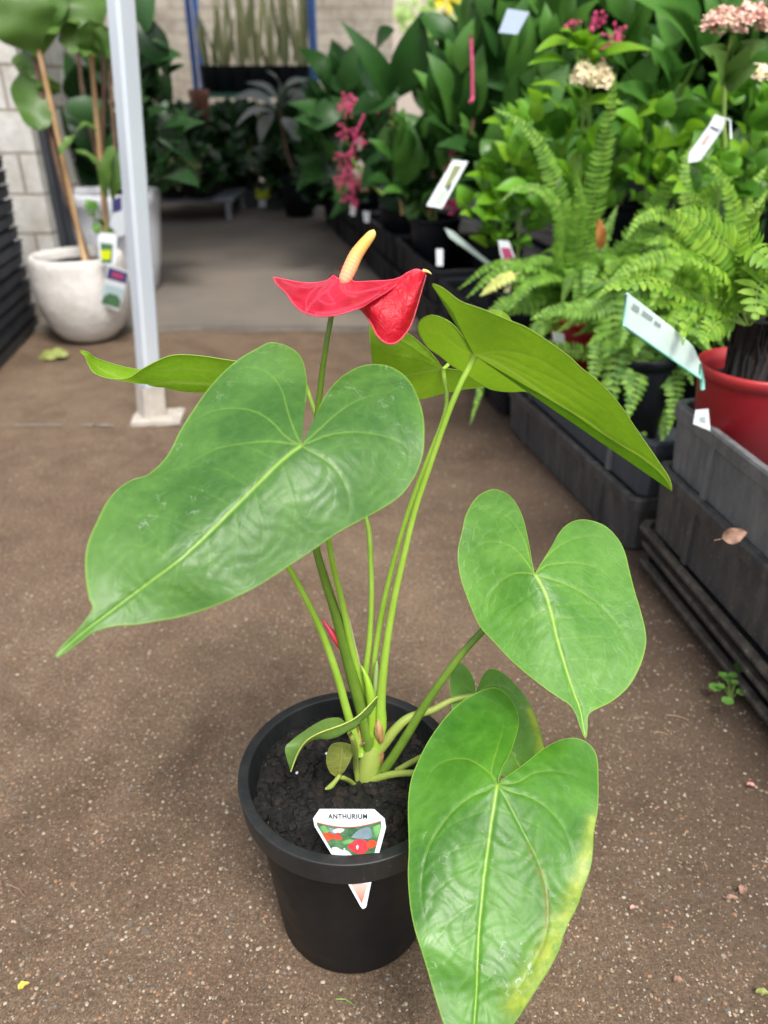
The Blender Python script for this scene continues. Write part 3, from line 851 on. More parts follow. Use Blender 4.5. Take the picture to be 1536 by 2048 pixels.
# --- leaf seen from beneath at the upper right
JB = (949, 711)
k = (720, 540, 2.4)
marB = pts_of("545,395 520,360 480,280 445,205 400,145 365,100 345,68 372,74 410,95 480,148 560,178 600,192 700,235 800,276 900,340 1000,412 1060,468 1150,540 1250,650 1330,770 1400,870 1450,945 1485,1000 1497,1045 1494,1062 1478,1022 1440,975 1400,940 1320,880 1250,845 1180,800 1100,735 1000,675 900,617 800,585 740,586 680,583 620,570 560,535 500,495 440,458 380,410 330,375 300,335 278,285 290,240 340,217 400,232 455,270 500,330 535,385", *k)
midB = [JB] + pts_of("620,428 700,470 800,535 900,608 1000,672 1100,730 1180,794 1250,838 1330,880 1400,930 1440,965 1480,1022 1495,1060", *k)
veinsB = [pts_of("640,392 720,392 800,410 900,450 1000,520 1100,590 1180,640 1250,700 1320,790", *k), pts_of("620,405 720,430 820,480 920,520 1050,590 1150,650 1250,720", *k),
          pts_of("500,350 450,270 400,180 370,110", *k), pts_of("470,370 400,310 340,280 300,290", *k), pts_of("640,450 760,510 850,560", *k), pts_of("660,440 800,505 950,590 1080,670 1200,760", *k)]
depB = [(949, 711, .545), (864, 568, .505), (920, 604, .508), (835, 657, .560), (1012, 638, .508), (1137, 711, .515), (1241, 811, .535), (1343, 980, .560), (1003, 783, .60), (1053, 765, .568), (1178, 850, .568), (1260, 900, .566), (920, 735, .585), (1100, 760, .545)]
LB = heart_leaf(JB, marB, midB, veinsB, depB, M['leaf_under'], plant, ridge=-1.2, step=3, nr=90, seed=4, lateral=False, vw=3.0, wave=0.0006, label='leaf at the upper right showing its underside')
# --- leaf behind the flower
JC = (885, 738)
marC = [(884, 735), (868, 713), (845, 690), (816, 667), (792, 656), (765, 648), (747, 640), (739, 655), (741, 690), (748, 735), (765, 770), (800, 793), (845, 797), (887, 787), (925, 779), (968, 773), (978, 760), (950, 748), (915, 740), (892, 737)]
midC = [JC, (850, 744), (816, 750), (785, 760), (765, 770)]
depC = [(885, 738, .600), (745, 645, .575), (741, 690, .578), (816, 748, .598), (800, 793, .64), (887, 787, .64), (975, 762, .64), (845, 690, .58)]
LC = heart_leaf(JC, marC, midC, [[(840, 705), (800, 680), (765, 668)], [(845, 720), (800, 712), (760, 700)], [(860, 760), (840, 790)]], depC, M['leaf_under'], plant, ridge=-1, step=3, nr=50, seed=5, lateral=False, vw=2.2, label='leaf behind the red flower seen from below')
marF = [(990, 700), (970, 660), (968, 630), (982, 620), (1002, 622), (1018, 634), (1030, 660), (1040, 700), (1020, 730), (1000, 725)]
LF = heart_leaf((1000, 715), marF, [(1000, 715), (1005, 680), (1002, 640), (1000, 622)], [], [(1000, 715, .66), (970, 640, .64), (1020, 640, .65), (1040, 700, .67)], M['leaf_under'], plant, ridge=-1, step=4, nr=20, seed=6, lateral=False)
# --- folded leaf at the back left
rowsD = [
 [(160, 701, .592), (160.5, 702.5, .592), (160, 704, .592)],
 [(176, 705, .596), (173, 711, .595), (170, 712, .594)],
 [(187, 714, .602), (182, 726, .600), (176, 727, .597)],
 [(206, 722, .610), (200, 744, .606), (189, 746, .599)],
 [(240, 732, .622), (235, 758, .612), (220, 757, .602)],
 [(282, 740, .636), (278, 767, .618), (256, 756, .602)],
 [(312, 745, .646), (308, 774, .622), (288, 736, .600)],
 [(350, 748, .655), (352, 782, .626), (340, 712, .600)],
 [(400, 750, .660), (405, 786, .630), (392, 711, .602)],
 [(460, 752, .662), (460, 785, .634), (462, 721, .606)],
 [(530, 755, .662), (540, 781, .638), (530, 732, .615)],
 [(600, 764, .655), (614, 770, .643), (604, 760, .636)]]
gD = px_loft(rowsD, 110, 36)
def loft_obj(g, name, mat, parent=None, edge_cols=(0, -1), edge_r=0.0005, vein_col=None, label=None, vcols=()):
    nu, nv = g.shape[:2]
    W = [[P(*g[i, j]) for j in range(nv)] for i in range(nu)]
    mb = MB(); mb.grid(W)
    n0 = len(mb.v)
    for c in edge_cols: mb.tube([W[i][c] for i in range(nu)], edge_r, 5, 0, True)
    o = mb.build(name, mat)
    adopt(o, parent or plant)
    nvv = len(mb.v)
    e = np.zeros(nvv); e[n0:] = 0.9
    ve = np.zeros(nvv)
    j = np.arange(nv)
    for vc, amp, wd in ([(vein_col, 1.0, 0.7)] if vein_col is not None else []) + list(vcols):
        prof = np.exp(-((j - vc) / wd) ** 2) * amp
        ve[:n0] = np.maximum(ve[:n0], np.tile(prof, nu))
    for nme, ar in (('vein', ve), ('edge', e), ('yellow', np.zeros(nvv)), ('brown', np.zeros(nvv))): set_attr(o.data, nme, ar)
    if label: o['label'] = label
    return o
LD = loft_obj(gD, 'leaf', M['leaf_under'], vein_col=17.5, label='folded leaf reaching out to the back left', vcols=((26, 0.25, 1.0),))
# --- leaf half hidden behind the lowest one
JH = (950, 1388)
marH = [(950, 1384), (949, 1366), (942, 1348), (930, 1332), (918, 1326), (906, 1334), (900, 1356), (902, 1392), (908, 1435), (930, 1490), (970, 1530), (1015, 1555), (1050, 1560), (1070, 1530), (1083, 1512), (1087, 1497), (1081, 1464), (1072, 1435), (1056, 1402), (1034, 1373), (1008, 1348), (986, 1338), (972, 1343), (961, 1362), (955, 1382)]
midH = [JH, (975, 1430), (1005, 1475), (1035, 1525), (1050, 1560)]
depH = [(950, 1388, .675), (918, 1330, .69), (900, 1356, .69), (1008, 1348, .69), (1087, 1497, .665), (1050, 1560, .64), (930, 1490, .66), (1056, 1402, .685)]
LH = heart_leaf(JH, marH, midH, [[(990, 1400), (1030, 1440), (1060, 1500)], [(930, 1370), (915, 1350)], [(985, 1370), (1020, 1380), (1050, 1420)]], depH, M['leaf_mid'], plant, step=3, nr=60, seed=8, vw=2.0,
    yellow=([(1060, 1420), (1078, 1465), (1086, 1500)], 9, 12, 1.2), label='leaf tucked behind the lowest leaf, with a yellow edge')
# --- small leaves in the pot
k4 = 4.267
def q4(s): return pts_of(s, 540, 1360, k4)
Np = q4("918,138 820,242 745,312 660,362 560,402 450,440 370,478 310,520 265,575 225,650 178,780")
Mp = q4("915,195 858,290 790,345 712,425 600,478 500,508 420,500 345,520 290,560 235,640 176,776")
Bp = q4("905,215 820,300 740,350 655,362 590,322 480,330 380,378 270,450 180,520 128,592 170,765")
rowsI = []
for i in range(11):
    t_ = i / 10
    dN = 0.600 - 0.012 * math.sin(t_ * 3.1); dM = dN + 0.008; dB = dN + 0.030 * math.sin(min(1, t_ * 1.15) * 3.0) + 0.004
    rowsI.append([(*Np[i], dN), (*Mp[i], dM + .004), (*Bp[i], dB + 0.002)])
LI = loft_obj(px_loft(rowsI, 80, 30), 'leaf', M['leaf_small'], edge_cols=(0,), edge_r=0.0006, label='small folded young leaf above the soil')
mb = MB()
marJ = q4("590,835 550,815 510,780 482,700 490,620 520,560 570,535 640,538 700,562 710,600 690,670 640,765 590,825 550,880 510,925 475,937 472,915 510,870 585,838")
LJ = heart_leaf(q4("588,828")[0], marJ[:13] , [q4("588,828")[0], q4("600,740")[0], q4("610,640")[0], q4("620,545")[0]], [], [(678, 1554, .655), (655, 1505, .64), (704, 1491, .645), (690, 1538, .65), (674, 1485, .64)], M['leaf_old'], plant, step=2, nr=30, seed=9, lateral=True, vw=1.2, wave=0.0003, label='small oval leaf yellowing over the soil')
# --- stems
DS = 0.698
s = stem('petiole', [(603, 893, .474, 10), (622, 930, .50, 10), (655, 1000, .53, 12), (690, 1090, .55, 13), (660, 1100, .57, 13), (690, 1230, .61, 14), (708, 1330, .65, 15), (722, 1400, .67, 16), (742, 1490, .69, 20)][:1] +
     [(640, 960, .52, 11), (655, 1070, .575, 12), (668, 1140, .60, 12), (683, 1200, .62, 13), (702, 1290, .645, 14), (722, 1370, .668, 16), (742, 1450, .687, 20), (748, 1500, .70, 20)], M['petiole'], LA)
s = stem('petiole', [(1070, 1150, .602, 13), (1030, 1195, .62, 14), (965, 1262, .635, 15), (930, 1300, .64, 15), (890, 1352, .65, 16), (850, 1410, .662, 17), (820, 1460, .672, 18), (790, 1508, .685, 19), (760, 1552, .70, 20)], M['petiole_dark'], LE)
s = stem('petiole', [(949, 711, .546, 16), (938, 735, .547, 13), (920, 770, .55, 12), (895, 830, .56, 12), (860, 930, .578, 12), (830, 1020, .595, 12), (808, 1110, .61, 13), (790, 1190, .625, 14), (776, 1270, .64, 15), (766, 1350, .655, 17), (761, 1410, .67, 21), (762, 1450, .68, 24), (752, 1490, .69, 22), (745, 1530, .70, 18)], M['petiole'], LB)
s = stem('petiole', [(885, 739, .601, 12), (888, 760, .602, 10), (894, 795, .602, 9), (886, 840, .603, 9), (855, 920, .61, 10), (830, 985, .62, 10), (805, 1060, .63, 10), (783, 1140, .642, 11), (765, 1220, .652, 12), (752, 1300, .662, 12), (746, 1370, .672, 12), (745, 1440, .685, 12), (745, 1500, .70, 12)], M['petiole'], LC)
s = stem('petiole', [(885, 740, .602, 8), (895, 731, .606, 8), (905, 720, .612, 7), (940, 712, .63, 7), (1000, 716, .66, 6)], M['petiole'], LF)
s = stem('petiole', [(612, 771, .643, 9), (640, 850, .64, 10), (690, 950, .64, 10), (733, 1040, .645, 10), (741, 1120, .65, 11), (743, 1200, .655, 11), (739, 1280, .662, 12), (732, 1340, .67, 13), (728, 1400, .68, 14), (735, 1480, .695, 14)], M['petiole'], LD)
s = stem('petiole', [(480, 1000, .56, 10), (530, 1070, .58, 11), (577, 1135, .60, 12), (605, 1185, .612, 13), (635, 1245, .627, 14), (657, 1300, .64, 15), (677, 1360, .655, 16), (692, 1415, .668, 17), (706, 1462, .68, 18), (724, 1510, .695, 18)], M['petiole'], LD)
s = stem('petiole', [(995, 1568, .577, 13), (960, 1560, .60, 14), (900, 1548, .63, 14), (830, 1546, .655, 13), (790, 1548, .67, 14), (755, 1556, .685, 15), (720, 1569, .70, 15)], M['petiole_old'], LG)
s = stem('petiole', [(950, 1390, .676, 10), (905, 1400, .675, 12), (865, 1420, .674, 14), (828, 1431, .675, 16), (808, 1442, .676, 18), (788, 1462, .68, 20), (768, 1488, .69, 22), (745, 1515, .70, 22)], M['petiole_old'], LH)
s = stem('petiole', [(699, 1466, .612, 10), (706, 1480, .62, 12), (711, 1505, .65, 12), (712, 1535, .68, 11), (716, 1568, .70, 10)], M['petiole_old'], LI)
s = stem('petiole', [(678, 1554, .655, 9), (690, 1557, .66, 9), (706, 1567, .68, 9), (722, 1584, .70, 8)], M['petiole_old'], LJ)
# tucked tip of the old leaf
stem('leaf_tip', [(681, 1549, .653, 9), (671, 1562, .652, 9), (661, 1573, .652, 11), (651, 1578, .652, 5)], M['petiole_old'], LJ, samples=16)
s = stem('petiole', [(905, 1470, .64, 9), (870, 1500, .65, 10), (845, 1513, .66, 11), (820, 1526, .675, 12), (790, 1543, .695, 11)], M['petiole_old'], LH)
# crown of the plant: short thick base with brown sheaths
mb = MB()
c = crom([(*P(733, 1572, .690), .009), (*P(736, 1545, .688), .0098), (*P(742, 1510, .686), .0095), (*P(744, 1470, .684), .0065), (*P(738, 1430, .682), .004)], 20)
mb.tube([q[:3] for q in c], [q[3] for q in c], 14)
adopt(mb.build('crown', M['petiole_old']), plant)
def shell(pts, mat, name='sheath'):
    '''thin papery sheath: rows of (x0, x1, y, d)'''
    mb = MB(); rows = []
    for x0, x1, y_, d_ in pts:
        rows.append([P(lerp(x0, x1, k / 6), y_ + 2 * math.sin(k * 2.1), d_ - .003 * math.sin(math.pi * k / 6)) for k in range(7)])
    mb.grid(rows); return adopt(mb.build(name, mat), plant)
M['sheath2'] = simple('brown_sheath', (0.30, 0.12, 0.03), (0.48, 0.34, 0.16), 90, 0.6, 0.4, 200)
shell([(752, 760, 1436, .674), (750, 763, 1448, .672), (749, 767, 1462, .671), (752, 768, 1475, .673), (757, 766, 1486, .676)], M['sheath2'])
shell([(714, 722, 1452, .684), (714, 724, 1468, .682), (716, 725, 1486, .680), (719, 726, 1500, .682)], M['sheath2'])
shell([(758, 766, 1494, .682), (755, 768, 1510, .682), (754, 765, 1530, .688), (752, 758, 1545, .694)], M['sheath2'])
shell([(722, 728, 1520, .690), (720, 736, 1532, .688), (724, 745, 1540, .688)], M['sheath2'])
stem('sheath', [(722, 1490, .678, 6), (728, 1487, .672, 5), (733, 1485, .668, 1)], M['sheath'], n=6, samples=8)
stem('sheath', [(694, 1222, .652, 1), (699, 1250, .655, 7), (708, 1290, .66, 8), (718, 1330, .667, 7), (726, 1372, .675, 4)], simple('papery_sheath', (0.46, 0.44, 0.28), (0.36, 0.38, 0.18), 60, 0.6), n=8, samples=20)
stem('sheath', [(754, 1318, .654, 2), (753, 1340, .656, 10), (751, 1370, .662, 12), (748, 1400, .668, 5)], simple('pale_sheath', (0.34, 0.40, 0.18), (0.26, 0.34, 0.12), 60, 0.6), n=8, samples=20)
stem('new_shoot', [(722, 1330, .655, 2), (733, 1355, .655, 11), (741, 1390, .66, 18), (744, 1430, .67, 16), (742, 1480, .685, 12)], simple('shoot_green', (0.24, 0.44, 0.02), (0.32, 0.52, 0.05), 30, 0.35), n=10, samples=20)
stem('flower_bud', [(641, 1236, .640, 1), (651, 1248, .640, 7), (664, 1266, .641, 13), (677, 1285, .645, 15), (689, 1305, .652, 11), (700, 1330, .66, 7)], M['bud'], n=10, samples=24)

# --- flower
JX = (690, 558)
def q5(s): return pts_of(s, 500, 440, 3.84)
topE = q5("182,440 225,450 290,462 360,476 480,485 580,470 612,452 640,430 668,446 700,462 740,462 780,455 805,474 950,470 1040,466 1100,458 1160,438 1210,405 1270,380 1312,388 1350,402")
botE = q5("182,446 205,490 240,525 280,562 320,622 370,680 430,715 500,735 580,738 650,731 720,715 780,695 830,678 860,668 900,642 950,610 1050,550 1130,490 1200,432 1275,388 1350,405")
nF = len(topE)
rowsF = []
for i in range(nF):
    t_ = i / (nF - 1)
    bow = math.sin(math.pi * min(1, max(0, t_)))
    dt = 0.540 - 0.006 * t_
    db = 0.500 + 0.03 * (1 - math.sin(math.pi * min(1.0, t_ * 1.1))) 
    a, b = np.array(topE[i]), np.array(botE[i])
    mid_ = a * 0.45 + b * 0.55 + np.array([0, 1.5 * bow])
    rowsF.append([(*a, dt), (*(a * 0.75 + b * 0.25), dt * .7 + db * .3), (*mid_, (dt * .4 + db * .6)), (*(a * .12 + b * .88), db + .001), (*b, db + 0.001)])
gF = px_loft(rowsF, 170, 46)
# flap: the far half turning down at the right
topF = q5("700,560 800,580 900,560 1000,520 1080,490 1150,450 1200,420 1250,396 1300,388 1345,400")
botF = q5("740,600 845,682 892,735 940,812 975,885 1040,942 1110,946 1180,888 1250,765 1352,420")
rowsP = []
for i in range(10):
    t_ = i / 9
    a, b = np.array(topF[i]), np.array(botF[i])
    d0 = 0.527 - 0.004 * t_; d1 = 0.535 - 0.012 * math.sin(math.pi * t_)
    rowsP.append([(*a, d0), (*(a * .66 + b * .34), d0 - .004), (*(a * .33 + b * .67), (d0 + d1) / 2 - .005), (*b, d1)])
gP = px_loft(rowsP, 90, 40)
mb = MB()
WF = [[P(*gF[i, j]) for j in range(gF.shape[1])] for i in range(gF.shape[0])]
WP = [[P(*gP[i, j]) for j in range(gP.shape[1])] for i in range(gP.shape[0])]
mb.grid(WF); nA = len(mb.v)
mb.grid(WP, 1); nB = len(mb.v)
mb.tube([r[-1] for r in WF], 0.0006, 6); mb.tube([r[0] for r in WF], 0.0005, 6); mb.tube([r[-1] for r in WP], 0.0006, 6)
nE = len(mb.v)
# back lobes peeping over the spadix base
for (cx, cy, rx, ry) in ((668, 555, 11, 6), (682, 541, 5, 9), (702, 558, 9, 9)):
    rws = []
    for i in range(8):
        a = math.pi * i / 7
        rws.append([P(cx + rx * math.cos(a) * (1 - .1 * j), cy - ry * math.sin(a) * (1 - .22 * j), .541 + .003 * j) for j in range(4)])
    mb.grid(rws)
spathe = mb.build('spathe', [M['spathe'], M['spathe_under']])
adopt(spathe, plant)
spathe['label'] = 'glossy red heart-shaped flower bract folded like a saddle'
ve = np.zeros(len(mb.v)); ed = np.zeros(len(mb.v))
pF = gF[:, :, :2].reshape(-1, 2)
J5 = q5("690,455")[0]
for v in ("640,470 560,500 480,490 400,500 370,520", "620,480 530,560 540,620 600,650 660,640", "600,470 500,530 440,600 430,680", "640,490 600,560 640,620", "700,500 720,550 770,580 820,590", "720,480 740,540 800,560 900,545 1000,520 1080,480",
          "560,490 450,520 330,500 250,470", "430,690 560,715 700,690 850,640 1000,560"):
    vp = crom([J5] + q5(v), 14)
    ve[:nA] = np.maximum(ve[:nA], segdist(pF, vp, 3.2, 1.8)[0] * 0.7)
ed[nB:nE] = 1
u_ = np.tile(np.linspace(0, 1, gF.shape[1]), gF.shape[0]); ed[:nA] = np.clip((u_ - .93) / .07, 0, 1) * .6
for nme, ar in (('vein', ve), ('edge', ed)): set_attr(spathe.data, nme, ar)
mb = MB()
c = crom([(*P(846, 541.5, .523), .0012), (*P(855, 543, .522), .001), (*P(863, 548, .520), .0003)], 8)
mb.tube([q[:3] for q in c], [q[3] for q in c], 6)
adopt(mb.build('spathe_tip', M['spathe_tip']), spathe)
# spadix with its spiral of tiny florets
ctl = [(684, 569, 6), (689, 560, 12), (699, 538, 14), (711, 512, 13.5), (724, 493, 12), (736, 478, 10.5), (744, 468, 8.5), (748, 462.5, 4.5), (749.5, 461, 1)]
c = crom([(*P(a, b, .536 - .004 * i / 8), wd / FPX * .535) for i, (a, b, wd) in enumerate(ctl)], 120)
mb = MB(); rows = []; al = []
n = 72
up = Vector((1, 0, 0))
for i, q in enumerate(c):
    t_ = V(c[min(i + 1, 119)][:3]) - V(c[max(i - 1, 0)][:3]); t_.normalize()
    up = (up - t_ * up.dot(t_)).normalized(); b_ = t_.cross(up)
    row = []
    for kk in range(n):
        a = 2 * math.pi * kk / n
        fl = math.cos(a * 8 + i * 0.42) * math.cos(a * 8 - i * 0.42)
        r_ = q[3] * (1 + 0.032 * fl * (1 if i < 95 else 0.4))
        row.append(V(q[:3]) + (up * math.cos(a) + b_ * math.sin(a)) * r_)
        al.append(i / 119)
    rows.append(row)
mb.grid(rows, 0, True)
o = adopt(mb.build('spadix', M['spadix']), spathe)
set_attr(o.data, 'along', al)
stem('flower_stalk', [(672, 575, .535, 11), (664, 625, .535, 11), (654, 680, .54, 11), (645, 740, .55, 12), (638, 800, .56, 12), (630, 880, .57, 13), (622, 980, .585, 14), (630, 1085, .60, 15), (650, 1160, .617, 18), (672, 1230, .63, 20), (690, 1300, .647, 22), (710, 1370, .665, 26), (728, 1430, .68, 29), (738, 1480, .69, 30), (740, 1530, .70, 24)], M['petiole_dark'], spathe, n=14, samples=70)

# --- plant label in the pot rim
p0 = np.array([0, .3855, .165]); upv = np.array([0, .24, .97]); upv /= np.linalg.norm(upv)
nrm = np.cross(upv, XV)          # towards the back
nrm = nrm / np.linalg.norm(nrm)
if nrm[1] > 0: nrm = -nrm        # face the camera
def LP(px, py, off=0.0): return PLN(px, py, p0, nrm) + nrm * off
tagc = LP(700, 1700)
lab = empty('plant_label', tagc, 'white plant label reading ANTHURIUM stuck through the black pot rim', 'label')
def lq(s): return pts_of(s, 600, 1580, 7.68)
out = lq("300,295 1140,297 1300,440 1322,570 1180,1110 1093,1430 1020,1790 990,1822 955,1822 930,1790 735,1440 550,1100 225,560 200,440")
mb = MB(); mb.poly([LP(*q) for q in out], 0, -nrm * 0.0004)
mb.build('card', M['white_card'], lab, smooth=False)
arc = [(255 + (1245 - 255) * t, 492 + 85 * math.sin(math.pi * t) + (-20) * t) for t in np.linspace(0, 1, 14)]
pic = [(600 + x / 7.68, 1580 + y / 7.68) for x, y in arc] + lq("1250,560 1105,1112 600,1112 265,540")
mb = MB(); mb.poly([LP(*q, .0003) for q in pic], 0); mb.build('picture', M['leaf_print'], lab, smooth=False)
def blob(mb, pts, off, mi=0):
    c = crom(pts + [pts[0]], 30)[:-1]
    mb.poly([LP(600 + x / 7.68, 1580 + y / 7.68, off) for x, y in c], mi)
mb = MB()
blob(mb, [(780, 720), (900, 610), (1040, 560), (1100, 620), (1090, 730), (960, 750)], .0005, 0)
blob(mb, [(390, 560), (520, 590), (600, 660), (500, 660)], .0005, 0)
blob(mb, [(1120, 560), (1230, 520), (1235, 600), (1180, 720), (1130, 640)], .0005, 4)
blob(mb, [(310, 560), (380, 540), (460, 620), (380, 650)], .0005, 4)
blob(mb, [(600, 1030), (720, 1010), (830, 1050), (800, 1105), (620, 1105)], .0005, 4)
blob(mb, [(900, 1050), (1010, 990), (1100, 1020), (1090, 1100), (950, 1105)], .0005, 4)
blob(mb, [(640, 790), (760, 750), (830, 780), (700, 830)], .0005, 4)
blob(mb, [(340, 655), (460, 650), (560, 690), (660, 720), (610, 755), (500, 740), (430, 775), (380, 720)], .0007, 1)
blob(mb, [(725, 850), (800, 790), (850, 760), (960, 750), (1040, 790), (1050, 880), (1000, 955), (900, 970), (800, 930)], .0007, 2)
blob(mb, [(1020, 810), (1090, 755), (1170, 780), (1175, 835), (1080, 885), (1030, 870)], .0009, 1)
blob(mb, [(485, 880), (560, 868), (640, 910), (720, 920), (790, 980), (820, 1030), (700, 1040), (560, 1020), (500, 940)], .0007, 3)
blob(mb, [(500, 620), (560, 585), (680, 590), (640, 640), (540, 650)], .0007, 3)
blob(mb, [(560, 640), (620, 650), (600, 690), (560, 680)], .0009, 2)
blob(mb, [(865, 850), (880, 835), (900, 850), (890, 900), (870, 890)], .0009, 3)
blob(mb, [(670, 885), (690, 878), (695, 925), (675, 925)], .0009, 3)
mb.build('flower_picture', [M['grey_print'], M['orange_print'], M['red_print'], M['white_print'], simple('mid_green_print', (0.10, 0.34, 0.09), (0.20, 0.45, 0.16), 150, .35)], lab, smooth=False)
mb = MB()
for i in range(13):
    a, b = arc[i], arc[i + 1]
    mb.poly([LP(600 + a[0] / 7.68, 1580 + a[1] / 7.68, .0008), LP(600 + b[0] / 7.68, 1580 + b[1] / 7.68, .0008), LP(600 + b[0] / 7.68, 1580 + (b[1] - 9) / 7.68, .0008), LP(600 + a[0] / 7.68, 1580 + (a[1] - 9) / 7.68, .0008)])
mb.build('red_line', M['red_print'], lab, smooth=False)
mb = MB(); mb.poly([LP(*q, .0004) for q in lq("790,1440 1040,1440 950,1740")]); mb.build('pink_point', M['salmon'], lab, smooth=False)
def text_mesh(txt, size):
    cu = bpy.data.curves.new('t', 'FONT'); cu.body = txt; cu.size = size; cu.align_x = 'CENTER'; cu.align_y = 'CENTER'; cu.space_character = 1.12; cu.offset = 0.02 * size
    to = bpy.data.objects.new('t', cu); S.collection.objects.link(to)
    dg = bpy.context.evaluated_depsgraph_get()
    me = bpy.data.meshes.new_from_object(to.evaluated_get(dg))
    vs = [v.co.copy() for v in me.vertices]; fs = [tuple(p.vertices) for p in me.polygons]
    bpy.data.objects.remove(to); bpy.data.meshes.remove(me)
    return vs, fs
vs, fs = text_mesh("ANTHURIUM", 0.0066)
tc = LP(696, 1632.3, .0006)
mb = MB(); wid = max(v.x for v in vs) - min(v.x for v in vs)
want = np.linalg.norm(LP(735, 1632) - LP(657, 1632)); kx = want / wid
mb.add([tc + XV * v.x * kx + upv * v.y * 0.92 for v in vs], fs); mb.build('lettering', M['black_ink'], lab, smooth=False)

# ------------------------------------------------------------------ plant-building tools
PROFILES = {
    'ovate': lambda t: math.sin(math.pi * min(1, t ** 0.75)) ** 0.8 * (1 - 0.25 * t),
    'lance': lambda t: math.sin(math.pi * t ** 0.8) ** 1.0 * (1 - .1 * t),
    'fiddle': lambda t: (0.55 + 0.45 * t - .12 * math.cos(t * 9)) * (math.sin(math.pi * min(1, t * .97 + .03)) ** 0.55),
    'strap': lambda t: min(1, t * 8 + .4) * (1 - t ** 3) ** 0.7,
    'round': lambda t: math.sqrt(max(0, 1 - (2 * t - 1) ** 2)),
}
def leaf(mb, base, tip, width, nrm=(0, -0.6, 0.8), bow=0.15, fold=0.15, prof='ovate', mi=0, nseg=9, wavy=0.0, curl=0.0):
    base, tip = V(base), V(tip)
    ax = tip - base; L = ax.length
    if L < 1e-6: return
    ax.normalize()
    nr_ = V(nrm); nr_ = nr_ - ax * nr_.dot(ax)
    if nr_.length < 1e-4: nr_ = Vector((0, 0, 1)) - ax * ax.z
    if nr_.length < 1e-4: nr_ = Vector((0, 1, 0))
    nr_.normalize(); side = ax.cross(nr_).normalized()
    pf = PROFILES[prof]
    rows = []
    ph = random.random() * 6.28
    for i in range(nseg + 1):
        t = i / nseg
        c = base + ax * L * t + nr_ * (bow * L * math.sin(math.pi * t) - curl * L * t * t)
        hw = width * 0.5 * max(0.0, pf(t)) + 1e-5
        row = []
        for j in (-1, -0.5, 0, 0.5, 1):
            row.append(c + side * hw * j + nr_ * (fold * hw * abs(j) + wavy * width * math.sin(t * 14 + ph + j * 2) * abs(j)))
        rows.append(row)
    mb.grid(rows, mi)
def frond(mb, pts, width, nrm=(0, -0.7, 0.7), n=26, mi=0, droop=0.15, stemfrac=0.1, rmi=1, tipw=0.15, rr=random, wide=0.42, r=0.0016):
    """pts: world points of the rachis"""
    c = crom([tuple(p) for p in pts], n * 2 + 1)
    mb.tube([q for q in c], [r * (1 - .7 * i / len(c)) for i in range(len(c))], 5, rmi, False)
    total = sum(np.linalg.norm(c[i + 1] - c[i]) for i in range(len(c) - 1))
    sp = total / n
    for i in range(n):
        t = (i + 0.5) / n
        if t < stemfrac: continue
        p = V(c[2 * i + 1]); tg = (V(c[min(2 * i + 2, 2 * n)]) - V(c[2 * i])).normalized()
        nr_ = V(nrm); nr_ = nr_ - tg * nr_.dot(tg)
        if nr_.length < 1e-3: continue
        nr_.normalize(); sd = tg.cross(nr_).normalized()
        tt = (t - stemfrac) / (1 - stemfrac)
        w_ = width * 0.5 * (math.sin(math.pi * min(1, (tt * 0.85 + 0.15)) ** 0.8) ** 0.8 + tipw * (1 - tt))
        for s_ in (-1, 1):
            L = w_ * rr.uniform(.86, 1.1)
            tip = p + sd * s_ * L + tg * L * rr.uniform(.10, .34) - nr_ * L * (droop + rr.uniform(-.08, .12))
            leaf(mb, p, tip, sp * wide * 2.3 * rr.uniform(.8, 1.15), nr_, 0.08, 0.25, 'strap', mi, 4)

def pot_thing(parent, c, r, h, mat, rimmat=None, soil=True, taper=.78, rimh=.018, dish=.02):
    mb = MB()
    mb.lathe([(0.0, 0.001), (r * taper, 0.001), (r * .965, h - rimh)], c, 48)
    pt = mb.build('pot', mat, parent)
    mb = MB()
    mb.lathe([(r * .96, h - rimh), (r * 1.0, h - rimh - .001), (r * 1.02, h - .003), (r * 1.0, h), (r * .95, h), (r * .935, h - dish), (r * .9, h - dish * 2.4)], c, 48)
    rm = mb.build('rim', rimmat or mat); rm.parent = pt
    if soil:
        mb = MB()
        rws = []
        for i in range(8):
            q = r * .925 * i / 7
            rws.append([(c[0] + q * math.cos(2 * math.pi * k / 30), c[1] + q * math.sin(2 * math.pi * k / 30), c[2] + h - dish * 1.6 + .006 * mnoise.noise(Vector((q * 60, k, 0)))) for k in range(30)])
        mb.grid(rws, 0, True)
        mb.build('potting_mix', M['soil'], parent)
    return pt

